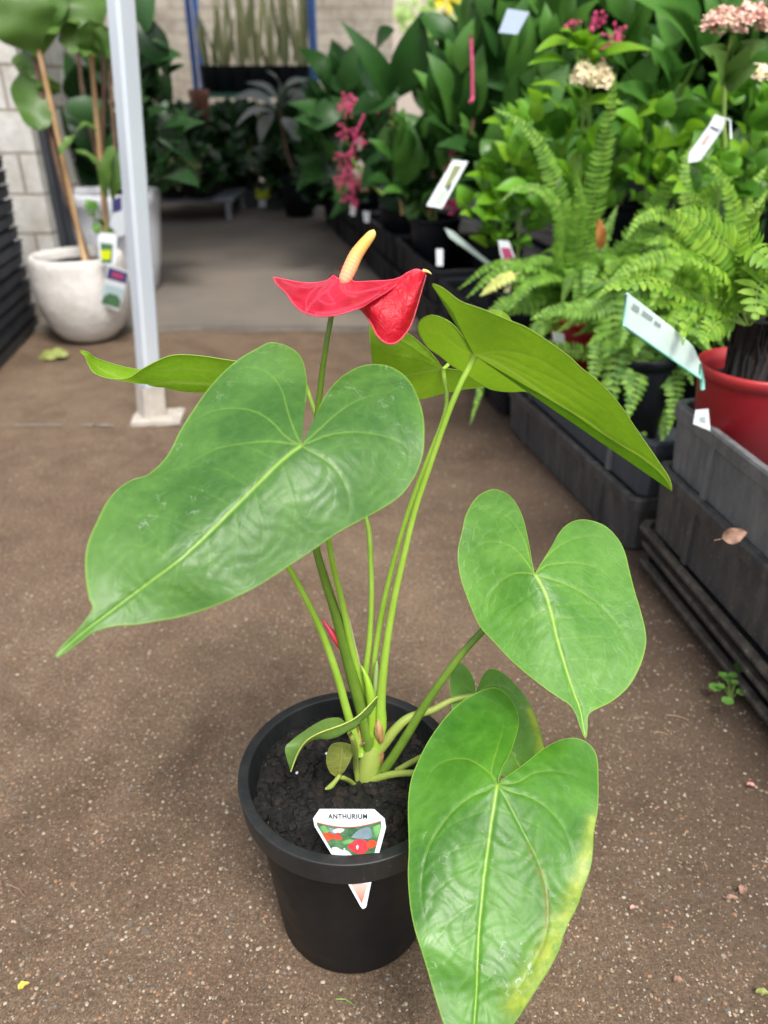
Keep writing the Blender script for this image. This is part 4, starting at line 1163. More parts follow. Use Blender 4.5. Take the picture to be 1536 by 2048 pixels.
# ------------------------------------------------------------------ trays (nursery crates)
def make_tray(name, L, W, H, mat, label, cat='tray', group=None, ribs=True, tp=.965):
    """origin at the middle of the base; long side along Y"""
    t = empty(name, (0, 0, 0), label, cat, group)
    mb = MB()
    def ring(hx, hy, z, ch=.012):
        return [(-hx + ch, -hy, z), (hx - ch, -hy, z), (hx, -hy + ch, z), (hx, hy - ch, z), (hx - ch, hy, z), (-hx + ch, hy, z), (-hx, hy - ch, z), (-hx, -hy + ch, z)]
    hx, hy = W / 2, L / 2
    lipd = min(.022, H * .33)
    mb.grid([ring(hx * tp - .006, hy * tp - .004, 0.0), ring(hx * tp, hy * tp, .004), ring(hx * .985, hy * .99, H - lipd), ring(hx * .985 - .004, hy * .99 - .004, H - lipd), ring(hx * tp - .004, hy * tp - .004, .006)], 0, True)
    mb.poly(ring(hx * tp - .004, hy * tp - .004, .005))
    mb.build('body', mat, t, smooth=False)
    mb = MB()
    a, b = hx, hy
    mb.grid([ring(a * .985, b * .99, H - lipd), ring(a, b + .001, H - lipd - .001), ring(a + .0015, b + .0015, H - .004), ring(a, b, H), ring(a - .009, b - .009, H), ring(a - .0105, b - .0105, H - .003), ring(a - .0105, b - .0105, H - lipd)], 0, True)
    mb.build('rim', mat, t, smooth=False)
    if ribs:
        for s_ in (-1, 1):
            for fy in (-.3, .3):
                mb = MB(); mb.box((s_ * (hx * .98 + .0005), fy * L, H * .45), (.006, .012, H * .8))
                mb.build('rib', mat, t, smooth=False)
    return t
def put(t, x, y, z, rz):
    t.location = (x, y, z); t.rotation_euler = (0, 0, rz)
def between(a, b, W):
    """centre and turn of a tray whose left long side runs a -> b (near to far)"""
    a = np.array(a[:2]); b = np.array(b[:2]); d = b - a; L = np.linalg.norm(d); d /= L
    right = np.array([d[1], -d[0]])
    c = (a + b) / 2 + right * W / 2
    return c[0], c[1], math.atan2(-d[0], d[1]), L
# near stack
nearA, nearB = (0.515, 0.47), (0.432, 1.085)
W_ = .40
cx, cy, rz, L_ = between(nearA, nearB, W_)
T = make_tray('nursery_tray', L_, W_, .108, M['tray_grey'], 'weathered grey nursery tray holding the near red pot, on top of its stack', group='near stack of trays')
put(T, cx, cy, .193, rz)
T.children[1].data.materials[0] = M['tray_rim']
T2 = make_tray('nursery_tray', L_, W_, .115, M['tray'], 'black nursery tray under the weathered grey tray, a dry leaf on its side', group='near stack of trays')
put(T2, cx - .004, cy + .004, .083, rz + .01)
T2.children[1].data.materials[0] = M['tray_rim2']
flatL = ['shallow black tray just under the two deep trays at the right', 'shallow black tray second from the ground in the near stack', 'shallow black tray lying on the ground below the near red pot']
T3 = make_tray('seed_tray', L_ + .03, W_ + .02, .0275, M['tray'], flatL[2], 'tray', 'shallow trays under the near stack', ribs=False, tp=.93)
T3.children[1].data.materials[0] = M['tray_rim2']
for i in range(3):
    zz = i * .0272
    if i == 0: put(T3, cx + .002, cy - .01, zz + .001, rz)
    else:
        copy_thing(T3, (cx + .003 * math.sin(i * 2), cy + .004 * math.cos(i * 3), zz + .001), flatL[2 - i], rz + .008 * math.sin(i * 5))
# second stack
a2, b2 = (.423, 1.12), (.290, 1.70)
cx2, cy2, rz2, L2 = between(a2, b2, W_)
T4 = make_tray('nursery_tray', L2, W_, .105, M['tray_grey'], 'dark grey tray holding the drooping fern, second stack from the front', group='trays along the aisle')
for ch in T4.children: ch.data.materials[0] = M['crate_blue']
T4.children[1].data.materials[0] = M['tray_rim']
put(T4, cx2, cy2, .107, rz2)
T5 = make_tray('nursery_tray', L2 * .985, W_, .107, M['tray'], 'dusty black tray on the ground under the drooping fern tray', group='trays along the aisle')
put(T5, cx2 - .005, cy2, .001, rz2)
# further trays down the aisle
row = [(.275, 1.74), (.165, 2.32), (.16, 2.36), (.035, 2.95), (.025, 2.99), (-.10, 3.58), (-.11, 3.62), (-.235, 4.20), (-.245, 4.24), (-.36, 4.82)]
tl = [('black tray beside the tray of the drooping fern, farther along', 'black tray on the ground right behind the drooping fern stack'),
      ('black tray carrying the dark pot with a white ticket on its side', 'black tray on the ground below the white ticket'),
      ('black tray under the pink-flowered plants, middle of the aisle', 'black ground tray under the pink-flowered plants'),
      ('black tray near the far end of the right-hand row', 'black ground tray near the far end of the right-hand row'),
      ('farthest black tray of the right-hand row', 'farthest black ground tray of the right-hand row')]
T6 = None
for i in range(5):
    a_, b_ = row[2 * i], row[2 * i + 1]
    x_, y_, r_, l_ = between(a_, b_, W_ + .1)
    for lvl in (0, 1):
        if T6 is None:
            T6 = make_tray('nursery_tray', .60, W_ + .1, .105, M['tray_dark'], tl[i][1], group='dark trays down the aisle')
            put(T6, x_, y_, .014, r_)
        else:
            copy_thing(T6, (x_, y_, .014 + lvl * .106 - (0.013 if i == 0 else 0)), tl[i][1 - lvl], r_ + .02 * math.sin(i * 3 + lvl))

# stack of crates at the left
yF, yB = float(G(0, 765)[1]), 2.56
lx = float(G(95, 660)[0]) + .01
ordn = ['lowest', 'second from the ground', 'third from the ground', 'fourth from the ground', 'fifth from the ground', 'sixth from the ground', 'seventh from the ground', 'eighth from the ground', 'eighth from the top', 'seventh from the top', 'sixth from the top', 'fifth from the top', 'fourth from the top', 'third from the top', 'second from the top', 'topmost']
C0 = None
for i in range(len(ordn)):
    z = i * .0405
    lb = 'black slatted plastic crate at the left wall, %s in its stack' % ordn[i]
    off = .003 * math.sin(i * 2.3); ry = .005 * math.sin(i * 1.7)
    cxx, cyy = lx - .22 + off + .004, (2.05 + yB) / 2 - .10
    if C0 is None:
        C0 = empty('crate', (0, 0, 0), lb, 'crate', 'crates stacked at the left wall')
        mb = MB()
        mb.box((0, 0, .010), (.42, .66, .012))
        mb.box((.208, 0, .0265), (.010, .66, .021)); mb.box((-.208, 0, .0265), (.010, .66, .021))
        mb.box((0, .325, .0265), (.405, .008, .020)); mb.box((0, -.325, .0265), (.405, .008, .020))
        for k_ in range(10):
            yk = -.3 + .6 * k_ / 9
            for sx_ in (-1, 1): mb.box((sx_ * .206, yk, .019), (.006, .012, .018))
        mb.build('slats', M['crate_blue'], C0, smooth=False)
        mb = MB()
        mb.box((.212, 0, .0385), (.014, .672, .0025)); mb.box((-.212, 0, .0385), (.014, .672, .0025))
        mb.build('lip', M['tray_dark'], C0, smooth=False)
        C0.location = (cxx, cyy, z); C0.rotation_euler = (0, 0, R(8) + ry)
    else:
        copy_thing(C0, (cxx, cyy, z), lb, R(8) + ry)

# ------------------------------------------------------------------ white pots with fig plants
bc = G(183, 676)
fig = empty('fiddle_leaf_fig', (bc[0], bc[1], 0), 'fiddle leaf fig tied to bamboo canes in a rounded white pot', 'potted plant')
mb = MB()
r_ = .142; hh = .262
pr = [(0, .003), (.062, .003), (.085, .014), (.112, .045), (.132, .09), (.142, .14), (.1425, .19), (.139, .235), (.137, .258), (.132, hh), (.122, hh - .002), (.118, hh - .02), (.114, hh - .05)]
mb.lathe(pr, (bc[0], bc[1], 0), 64, 0, 0.006)
mb.build('pot', M['white_pot'], fig)
mb = MB(); rws = []
for i in range(8):
    q = .119 * i / 7
    rws.append([(bc[0] + q * math.cos(2 * math.pi * k / 30), bc[1] + q * math.sin(2 * math.pi * k / 30), hh - .03 + .006 * mnoise.noise(Vector((q * 60, k, 0)))) for k in range(30)])
mb.grid(rws, 0, True); mb.build('potting_mix', M['soil'], fig)
def wpath(pts, y): return [YP(a, b, y) for a, b in pts]
yP = float(bc[1])
mb = MB()
mb.tube([tuple(p) for p in crom(wpath([(178, 525), (150, 440), (118, 340), (88, 210), (68, 110), (60, 40), (52, -60)], yP), 30)], [.011 - .006 * i / 29 for i in range(30)], 8)
mb.tube([tuple(p) for p in crom(wpath([(212, 470), (208, 380), (204, 290), (208, 190), (206, 110), (200, 40), (196, -80)], yP + .09), 30)], [.009 - .004 * i / 29 for i in range(30)], 8)
mb.build('stem', M['bark'], fig)
for a_, b_, yy in (((170, 522), (60, 20), yP - .01), ((216, 500), (181, 95), yP + .07)):
    mb = MB(); p_, q_ = YP(*a_, yy), YP(*b_, yy)
    mb.tube([lerp(p_, q_, i / 9) for i in range(10)], [.0075 + .001 * (i % 3 == 0) for i in range(10)], 8)
    mb.build('cane', M['cane'], fig)
mb = MB()
fl = [((80, 110), (20, -40), 130, .2, (0.2, -.8, .5)), ((80, 85), (162, 32), 95, .15, (0, -.5, .8)), ((70, 60), (110, -60), 120, .1, (0, -.9, .3)),
      ((52, 130), (78, 262), 78, -.1, (.5, -.9, 0)), ((78, 160), (28, 112), 40, .1, (0.1, -.7, .5)), ((90, 150), (108, 190), 50, .1, (0, -1, .3)),
      ((196, 110), (146, 100), 60, .2, (0, -.6, .8)), ((188, 70), (165, -30), 110, .1, (0, -.9, .4)), ((205, 110), (225, 60), 60, .1, (0, -.8, .4)), ((195, 108), (180, 40), 70, .1, (.2, -.8, .4)),
      ((200, 265), (150, 268), 22, .35, (0, -.4, 1)), ((150, 270), (120, 310), 20, .1, (0, -.6, .7)), ((205, 345), (145, 300), 18, .2, (0, -.4, 1)),
      ((212, 395), (225, 290), 34, .1, (-.4, -1, .1)), ((225, 400), (236, 300), 30, .1, (.4, -1, .1)), ((190, 100), (120, 60), 70, .15, (0, -.8, .4)), ((60, 20), (30, -60), 60, .1, (0, -1, .2))]
for b_, t_, w_, bow, nr in fl:
    sc = yP / FPX * 1.05
    leaf(mb, YP(*b_, yP + random.uniform(-.02, .02)), YP(*t_, yP + random.uniform(-.06, .06)), w_ * sc, nr, bow, .25, 'fiddle', 0, 14, .05)
mb.build('foliage', M['fiddle'], fig)
mb = MB()
for k_ in range(14):
    a_ = random.uniform(0, 6.28); cpx, cpy = 205 + random.uniform(-28, 28), 435 + random.uniform(-40, 45)
    b_ = YP(205 + random.uniform(-6, 6), 490, yP + .06); t_ = YP(cpx, cpy, yP + .06 + random.uniform(-.03, .03))
    mb.tube([b_, lerp(b_, t_, .5) + np.array([0, 0, .01]), t_], .0012, 5, 1)
    leaf(mb, t_, t_ + np.array([random.uniform(-.025, .025), -.01, random.uniform(-.012, .02)]), .028, (0, -.8, .5), .05, .1, 'round', 0, 7)
mb.build('low_leaves', [M['hyd'], M['stem']], fig)
# label tags on the pot
def card(name, quad, y, thick, mats, label, cat='tag', extra=(), yy=None):
    """quad px corners, y distance per corner; extra: (px poly, mat, off)"""
    ys = yy or [y] * len(quad)
    pts = [YP(a, b, c_) for (a, b), c_ in zip(quad, ys)]
    c0 = sum(pts) / len(pts)
    n_ = np.cross(pts[1] - pts[0], pts[2] - pts[0]); n_ /= np.linalg.norm(n_)
    if np.dot(n_, CO - c0) < 0: n_ = -n_
    o = empty(name, c0, label, cat)
    mb = MB(); mb.poly(pts, 0, -n_ * thick)
    mb.build('card', mats, o, smooth=False)
    for i, (nm, poly_, m_, off) in enumerate(extra):
        mb = MB(); mb.poly([PLN(a, b, c0, n_) + n_ * off for a, b in poly_]); mb.build(nm, m_, o, smooth=False)
    return o
yT = yP - .150
card('plant_tag', [(195, 470), (203, 465), (225, 467), (234, 474), (231, 530), (200, 530)], yT + .03, .0008, M['white_card'], 'white plant tag with a lime green sticker stuck at the white pot rim', 'tag',
     [('picture', [(201, 485), (226, 488), (224, 526), (203, 526)], M['leaf_print'], .001), ('sticker', [(202, 500), (222, 500), (221, 519), (203, 519)], M['lime_sticker'], .002)])
card('plant_tag', [(216, 530), (259, 544), (238, 622), (199, 609)], yT + .02, .0008, M['white_card'], 'tag with a navy and pink heading hanging on the rounded white pot', 'tag',
     [('heading', [(218, 534), (256, 546), (252, 567), (213, 556)], M['blue_print'], .001), ('title', [(226, 542), (248, 549), (246, 559), (223, 553)], M['pink_print'], .002),
      ('sky_picture', [(210, 568), (249, 578), (240, 604), (204, 596)], M['skyblue_print'], .001), ('leaf_picture', [(208, 592), (219, 586), (234, 590), (242, 602), (238, 616), (202, 606)], M['leaf_print'], .0015)], yy=[yT + .02, yT + .02, yT + .045, yT + .045])
# second pot
c2 = G(252, 585)
p2 = empty('tall_white_pot_plant', (c2[0], c2[1], 0), 'leafy plant in a tall pale pot partly hidden by the tent leg', 'potted plant')
mb = MB(); h2 = .372
mb.lathe([(0, .014), (.118, .014), (.13, .03), (.150, .12), (.166, .25), (.172, h2 - .05), (.176, h2 - .045), (.179, h2 - .006), (.176, h2), (.162, h2), (.158, h2 - .02), (.152, h2 - .06)], (c2[0], c2[1], 0), 64)
mb.build('pot', M['pale_pot'], p2)
mb = MB(); mb.lathe([(0, h2 - .03), (.157, h2 - .03)], (c2[0], c2[1], 0), 30); mb.build('potting_mix', M['soil'], p2)
card('pot_sticker', [(218, 400), (246, 388), (250, 470), (222, 478)], float(c2[1]) - .185, .0006, M['white_card'], 'sticker with a navy block on the tall pale pot', 'sticker', [('navy_block', [(224, 400), (243, 392), (244, 420), (225, 426)], M['blue_print'], .001)])
def rand_leaves(mb, n, cpx, spread, y, yv, lenpx, wratio, prof='ovate', mi=0, updir=0.3, rr=random, nseg=7, fold=.2, origin=None, droop=0.2, maxlen=None):
    """n leaves scattered over an ellipse given in picture units at distance y"""
    for _ in range(n):
        a = rr.uniform(0, 6.28); q = math.sqrt(rr.random())
        x_, y_ = cpx[0] + spread[0] * q * math.cos(a), cpx[1] + spread[1] * q * math.sin(a)
        d_ = y + rr.uniform(-yv, yv)
        b_ = YP(x_, y_, d_)
        L = lenpx * rr.uniform(.5, 1.5) * d_ / FPX
        if origin is not None:
            o_ = YP(origin[0], origin[1], y); v = b_ - o_; v = v / (np.linalg.norm(v) + 1e-6)
        else: v = np.array([math.cos(a), rr.uniform(-.6, .4), 0])
        v = v + np.array([rr.uniform(-.5, .5), rr.uniform(-.7, .3), updir + rr.uniform(-.5, .5)])
        v /= np.linalg.norm(v)
        leaf(mb, b_ - v * L * .5, b_ + v * L * .5 - np.array([0, 0, droop * L]), L * wratio * rr.uniform(.85, 1.15), (rr.uniform(-.4, .4), -.6, .8), .12, fold, prof, mi, nseg)
mb = MB()
rand_leaves(mb, 46, (300, 270), (75, 110), 3.1, .2, 95, .42, origin=(240, 400), droop=.35)
rand_leaves(mb, 26, (170, 215), (55, 130), 3.25, .12, 100, .5, origin=(240, 400), droop=.3)
rand_leaves(mb, 20, (290, 120), (60, 100), 3.2, .2, 90, .45, origin=(250, 300), droop=.25)
for a_, b_, w_ in (((330, 130), (250, 20), 60), ((290, 60), (340, 100), 26), ((330, 200), (352, 325), 55), ((300, 240), (390, 330), 45), ((320, 260), (330, 345), 30), ((170, 190), (180, 255), 75), ((265, 60), (310, -20), 70)):
    leaf(mb, YP(*a_, 3.0), YP(*b_, 3.0), w_ * 3.0 / FPX, (.2, -.8, .5), .15, .2, 'ovate', 0, 12)
mb.build('foliage', M['dark_leaf'], p2)
mb = MB()
for sx_ in (-.02, .03): mb.tube([(c2[0] + sx_, c2[1], h2 - .04), (c2[0] + sx_ * 2, c2[1], .7), (c2[0] + sx_ * 3 + .05, c2[1], 1.1)], .007, 7)
mb.build('stem', M['bark'], p2)

# ------------------------------------------------------------------ far end: rack, bench, plants
def bar(mb, p, q, w_, d_, mi=0):
    sqtube(mb, p, q, w_ / 2, d_ / 2, 0.0001, mi, .001)
yR = 6.2
xl, xr = float(YP(385, 100, yR)[0]), float(YP(624, 100, yR)[0])
rack = empty('shelf_rack', ((xl + xr) / 2, yR, .013), 'blue steel rack with a green shelf against the cream wall', 'rack')
for x_ in (xl, xr):
    for yy in (yR, yR + .24):
        mb = MB(); mb.box((x_, yy, .95), (.036, .03, 1.87)); mb.build('upright', M['blue_steel'], rack, smooth=False)
zs = float(YP(500, 186, yR)[2])
for zz in (zs, .32):
    mb = MB(); mb.box(((xl + xr) / 2, yR + .12, zz - .015), (xr - xl - .054, .30, .03)); mb.build('shelf', M['green_steel'], rack, smooth=False)
rr = random.Random(21)
sl_ = ['snake plant on the rack shelf beside the left blue upright', 'snake plant second from the left on the green shelf', 'snake plant third from the left on the green shelf', 'snake plant in the middle of the green shelf', 'snake plant third from the right on the green shelf', 'snake plant second from the right on the green shelf', 'snake plant on the rack shelf beside the right blue upright']
for i in range(7):
    x_ = lerp(xl + .09, xr - .09, i / 6)
    e = empty('snake_plant', (x_, yR + .1, zs), sl_[i], 'potted plant', 'snake plants on the green shelf')
    pot_thing(e, (x_, yR + .1, zs), .075, .17, M['tray_dark'], soil=False)
    mb = MB(); mb.lathe([(0, .15), (.068, .15)], (x_, yR + .1, zs), 16); mb.build('potting_mix', M['soil'], e)
    mb = MB()
    tall = rr.uniform(.6, 1.15)
    for k_ in range(6):
        a_ = rr.uniform(0, 6.28); q = rr.uniform(.01, .045)
        b_ = np.array([x_ + q * math.cos(a_), yR + .1 + q * math.sin(a_), zs + .14])
        t_ = b_ + np.array([math.cos(a_) * rr.uniform(0, .16), math.sin(a_) * .06, rr.uniform(.40, .95) * tall])
        leaf(mb, b_, t_, rr.uniform(.022, .038), (rr.uniform(-.5, .5), -1, 0), .02, .3, 'strap', 0, 6)
    mb.build('foliage', M['sans'], e)
    if i in (1, 4): pass
# low leafy plants in front of and under the rack
far = [(430, 290, 60, 55, 5.3, 'dark_leaf', 60, .28, 'strap', 'dark strappy plant under the left end of the blue rack'),
       (500, 285, 55, 50, 5.9, 'variegated', 50, .16, 'strap', 'yellow-striped grassy plant under the middle of the blue rack'),
       (575, 310, 55, 55, 5.2, 'dark_leaf', 60, .3, 'lance', 'dark plant with pointed leaves left of the pink blooms'),
       (350, 330, 50, 45, 4.5, 'variegated', 30, .5, 'ovate', 'cream and green variegated plant on the low bench'),
       (400, 325, 45, 45, 4.7, 'dark_leaf', 42, .5, 'ovate', 'dark leafy plant at the right end of the low bench'),
       (300, 320, 40, 50, 4.4, 'variegated', 34, .5, 'ovate', 'variegated plant behind the tall pale pot'),
       (640, 320, 40, 70, 4.7, 'dark_leaf', 70, .3, 'lance', 'dark plant at the far right of the aisle floor'),
       (480, 232, 95, 45, 5.7, 'dark_leaf', 60, .35, 'lance', 'broad dark plant directly under the green shelf'),
       (600, 225, 55, 75, 5.4, 'dark_leaf', 70, .3, 'lance', 'dark arching plant under the right end of the green shelf'),
       (370, 250, 40, 60, 5.5, 'dark_leaf', 60, .3, 'lance', 'dark plant left of the blue rack behind the tent leg'),
       (575, 335, 36, 36, 5.7, 'dark_leaf', 55, .3, 'lance', 'small dark plant above the lime price ticket'),
       (460, 345, 36, 28, 5.7, 'dark_leaf', 45, .4, 'ovate', 'low dark plant between the bench and the ticket crate')]
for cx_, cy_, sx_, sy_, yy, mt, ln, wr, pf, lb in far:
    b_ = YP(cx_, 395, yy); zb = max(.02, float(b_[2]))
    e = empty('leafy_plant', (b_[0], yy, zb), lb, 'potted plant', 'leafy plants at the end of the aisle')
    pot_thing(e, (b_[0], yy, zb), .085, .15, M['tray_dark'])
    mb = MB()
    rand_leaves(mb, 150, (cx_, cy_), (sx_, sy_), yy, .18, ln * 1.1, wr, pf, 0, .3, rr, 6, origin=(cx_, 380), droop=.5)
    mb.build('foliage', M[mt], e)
    mb = MB()
    for k_ in range(5):
        mb.tube([(b_[0], yy, zb + .12), YP(cx_ + rr.uniform(-sx_, sx_) * .5, cy_, yy)], .006, 5)
    mb.build('stem', M['stem'], e)
e = empty('silver_leaf_plant', YP(590, 240, 5.0), 'plant with large drooping silvery brown leaves below the green shelf', 'potted plant')
e.location.z = .02
pot_thing(e, (e.location.x, 5.0, .02), .11, .22, M['tray_dark'])
mb = MB()
for a_, b_, w_ in (((560, 215), (490, 165), 20), ((555, 220), (460, 200), 26), ((560, 215), (640, 200), 26), ((570, 205), (650, 260), 24), ((560, 205), (625, 160), 22), ((550, 225), (470, 255), 18), ((565, 235), (600, 300), 22), ((545, 225), (520, 290), 20), ((560, 200), (530, 140), 20), ((570, 215), (600, 180), 22)):
    leaf(mb, YP(*a_, 5.0), YP(*b_, 4.9), w_ * 5 / FPX * 1.3, (rr.uniform(-.3, .3), -.5, .9), .2, .2, 'lance', 0, 10)
mb.tube([(e.location.x, 5.0, .2), YP(572, 300, 5.0), YP(558, 215, 5.0)], .012, 6, 1)
mb.build('foliage', [M['silver'], M['bark']], e)
mb = MB(); mb.lathe([(0, 0), (.055, 0), (.06, .19), (.066, .2), (.066, .24), (.055, .24), (.05, .2)], YP(405, 262, 5.6), 24)
tag(mb.build('terracotta_pot', M['terracotta']), 'tall slim terracotta pot under the left rack upright', 'pot')
bpy.context.scene.objects['terracotta_pot'].location.z -= 0.0
# low bench at the left back
yb0 = float(G(460, 445)[1])
xb1 = float(G(460, 445)[0]); zb = .125
bench = empty('low_bench', (xb1 - .5, yb0 + .2, .013), 'low grey steel bench carrying black trays at the back left', 'bench')
mb = MB(); mb.box((xb1 - .62, yb0 + .25, zb), (1.3, .55, .02)); mb.build('bench_top', M['grey_steel'], bench, smooth=False)
for x_, y_ in ((xb1, yb0), (xb1, yb0 + .5), (xb1 - 1.2, yb0), (xb1 - 1.2, yb0 + .5)):
    mb = MB(); mb.box((x_, y_, (zb - .01 + .013) / 2), (.03, .03, zb - .023)); mb.build('leg', M['grey_steel'], bench, smooth=False)
for i, lb in enumerate(('black tray at the right end of the low bench', 'black tray in the middle of the low bench', 'black tray at the left end of the low bench')):
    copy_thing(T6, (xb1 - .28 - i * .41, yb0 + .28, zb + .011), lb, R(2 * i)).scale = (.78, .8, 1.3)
cr = G(525, 416, .013)
e = empty('floor_crate', (cr[0], cr[1], .013), 'dark bluish crate with a lime price ticket on the aisle floor', 'crate')
mb = MB(); mb.box((cr[0], cr[1] + .2, .07), (.36, .4, .112), 0, 0, .95); mb.build('body', M['crate_blue'], e, smooth=False)
mb = MB(); mb.box((cr[0], cr[1] + .2, .1285), (.38, .42, .006)); mb.build('lip', M['tray_dark'], e, smooth=False)
card('price_ticket', [(512, 377), (539, 377), (539, 397), (512, 397)], float(cr[1]) - .03, .001, M['lime_sticker'], 'lime yellow price ticket on the dark crate on the floor', 'ticket')
card('price_ticket', [(518, 399), (532, 399), (532, 414), (518, 414)], float(cr[1]) - .03, .001, M['white_card'], 'small white ticket just below the lime yellow one', 'ticket')

# sunlit garden beyond the opening
for i, (cx_, cy_, sx_, sy_, lb) in enumerate(((850, 25, 60, 60, 'sunlit pale green bush glimpsed beyond the wall end'), (930, 10, 40, 60, 'sunlit bush with yellow blooms beyond the opening'))):
    b_ = YP(cx_, 150, 10.0)
    e = empty('bush', (b_[0], 10.0, 0.0), lb, 'bush')
    mb = MB(); rand_leaves(mb, 240, (cx_, cy_), (sx_, sy_), 10, .5, 16, .6, 'ovate', 0, .2, rr, 5)
    mb.build('foliage', M['bright_bush'], e)
    mb = MB(); mb.tube([(b_[0], 10, 0), (b_[0], 10, 1.0), (b_[0] + .1, 10, 1.6)], .03, 7); mb.build('trunk', M['bark'], e)
    if i == 1:
        mb = MB()
        for (u_, v_, s_) in ((890, 35, .07), (905, 8, .08), (880, 5, .06)):
            q = YP(u_, v_, 9.3)
            for k_ in range(14):
                a_ = 6.28 * k_ / 14
                leaf(mb, q, q + np.array([math.cos(a_) * s_, -.02, math.sin(a_) * s_]), s_ * .5, (0, -1, 0), .05, .1, 'ovate', 0, 4)
        mb.build('flowers', M['yellow_fl'], e)
mb = MB(); mb.box((2.8, 11.5, 1.6), (7, .2, 3.2)); tag(mb.build('rendered_wall', simple('pale_render', (0.62, 0.52, 0.46), (0.55, 0.47, 0.42), 3, .8), smooth=False), 'pale pinkish wall in full daylight behind the bushes', 'wall')

def row_x(y): return float(np.interp(y, [.47, 1.085, 1.12, 1.70, 1.74, 4.82], [.515, .432, .423, .290, .275, -.36]))
def stand(px, py, y, r=.09):
    '''where a pot stands: in a tray of the row, or on the low bench behind it'''
    x = float(YP(px, py, y)[0]); x0 = row_x(y)
    x = max(x, x0 + r + .03)
    if x - x0 < .42: return np.array([x, y, .128 if y > 1.72 else .1135])
    return np.array([max(x, x0 + .62), y, .2105])
bn = empty('plant_bench', (1.0, 3.0, 0), 'low black bench behind the row of trays, under the far plants', 'bench')
mb = MB(); dx_ = -.36 - .423; an_ = math.atan2(-dx_, 4.82 - 1.12)
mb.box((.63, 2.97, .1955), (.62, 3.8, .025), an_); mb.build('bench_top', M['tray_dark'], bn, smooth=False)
for fx, fy in ((-.28, -1.8), (.28, -1.8), (-.28, 1.8), (.28, 1.8), (.28, 0), (-.28, 0)):
    mb = MB(); mb.box((.63 + fx * math.cos(an_) - fy * math.sin(an_), 2.97 + fx * math.sin(an_) + fy * math.cos(an_), .0985), (.04, .04, .168)); mb.build('leg', M['tray_dark'], bn, smooth=False)
# ------------------------------------------------------------------ pink-flowered medinillas along the right
def medinilla(cx_, by, y, leaves, mats, lb, blooms=(), canes=(), potr=.075, poth=.15, stems=((0, 0),), rnd=None):
    b_ = stand(cx_, by, y)
    e = empty('medinilla', (b_[0], y, b_[2]), lb, 'potted plant', 'medinillas in black pots along the right-hand row')
    pot_thing(e, tuple(b_), potr, poth, M['tray_dark'])
    mb = MB(); mb2 = MB()
    for (s_, t_, w_, mi) in leaves:
        nr = (random.uniform(-.5, .5), -random.uniform(.4, .9), random.uniform(.2, .8))
        leaf(mb, YP(*s_, y + random.uniform(-.04, .04)), YP(*t_, y + random.uniform(-.12, .12)), w_ * y / FPX * 1.1, nr, random.uniform(.05, .2), .22, 'lance', mi, 12, .01)
    if rnd:
        for (n_, c_, s_, ln, wr) in rnd:
            rand_leaves(mb, n_, c_, s_, y + .1, .22, ln, wr, 'lance', 0, .4, random, 8, origin=(cx_, by - 60), droop=.25)
            if len(mats) > 1: rand_leaves(mb, n_ // 3, c_, s_, y - .1, .2, ln * .95, wr, 'lance', 1, .5, random, 9, origin=(cx_, by - 60), droop=.2)
    mb.build('foliage', mats, e)
    mb = MB()
    for pth in stems:
        q = [b_ + np.array([0, 0, poth - .03])] + [YP(a, b, y) for a, b in pth[1:]]
        mb.tube([tuple(v) for v in crom(q, 14)], .006, 7)
    mb.build('stem', M['stem'], e)
    for p_, q_ in canes:
        mb = MB(); mb.tube([YP(*p_, y - .02), YP(*q_, y - .02)], .006, 7); mb.build('cane', M['cane'], e)
    for bl in blooms:
        mb = MB()
        pth, clusters = bl
        q = [tuple(YP(a, b, y - .26)) for a, b in pth]
        c_ = crom(q, 12); mb.tube([tuple(v) for v in c_], .0045, 6)
        for (u_, v_, s_, n_) in clusters:
            q0 = YP(u_, v_, y - .26)
            for k_ in range(n_):
                a_ = random.uniform(0, 6.28)
                dv = np.array([math.cos(a_), random.uniform(-.7, .7), math.sin(a_) * .8 - .3]); dv /= np.linalg.norm(dv)
                ln = s_ * y / FPX * random.uniform(.35, 1.0)
                en = q0 + dv * ln
                mb.tube([q0, (q0 + en) / 2 + np.array([0, 0, .004]), en], .0016, 4)
                clod(mb, en, .006 * random.uniform(.6, 1.1), random, 0, 1.0)
        mb.build('blossom', M['pink'], e)
    return e
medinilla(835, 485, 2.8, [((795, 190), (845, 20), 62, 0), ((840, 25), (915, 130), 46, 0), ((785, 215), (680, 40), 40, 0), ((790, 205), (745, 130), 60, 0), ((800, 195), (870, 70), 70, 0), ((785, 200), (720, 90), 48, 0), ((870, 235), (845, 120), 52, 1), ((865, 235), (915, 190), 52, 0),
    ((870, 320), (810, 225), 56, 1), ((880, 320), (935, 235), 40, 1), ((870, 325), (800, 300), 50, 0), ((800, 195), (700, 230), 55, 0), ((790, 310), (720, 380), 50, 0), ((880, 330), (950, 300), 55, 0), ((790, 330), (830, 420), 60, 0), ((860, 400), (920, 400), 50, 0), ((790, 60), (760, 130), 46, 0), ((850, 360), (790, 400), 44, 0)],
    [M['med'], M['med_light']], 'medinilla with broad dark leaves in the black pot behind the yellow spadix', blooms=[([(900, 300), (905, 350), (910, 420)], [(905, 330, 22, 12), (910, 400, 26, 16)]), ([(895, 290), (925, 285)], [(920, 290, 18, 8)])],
    canes=(((860, 430), (885, 135)), ((805, 430), (780, 205))), stems=(((800, 440), (795, 330), (790, 200)), ((865, 440), (872, 330), (870, 230), (890, 110))), rnd=[(60, (830, 320), (90, 90), 100, .42)], potr=.088, poth=.190)
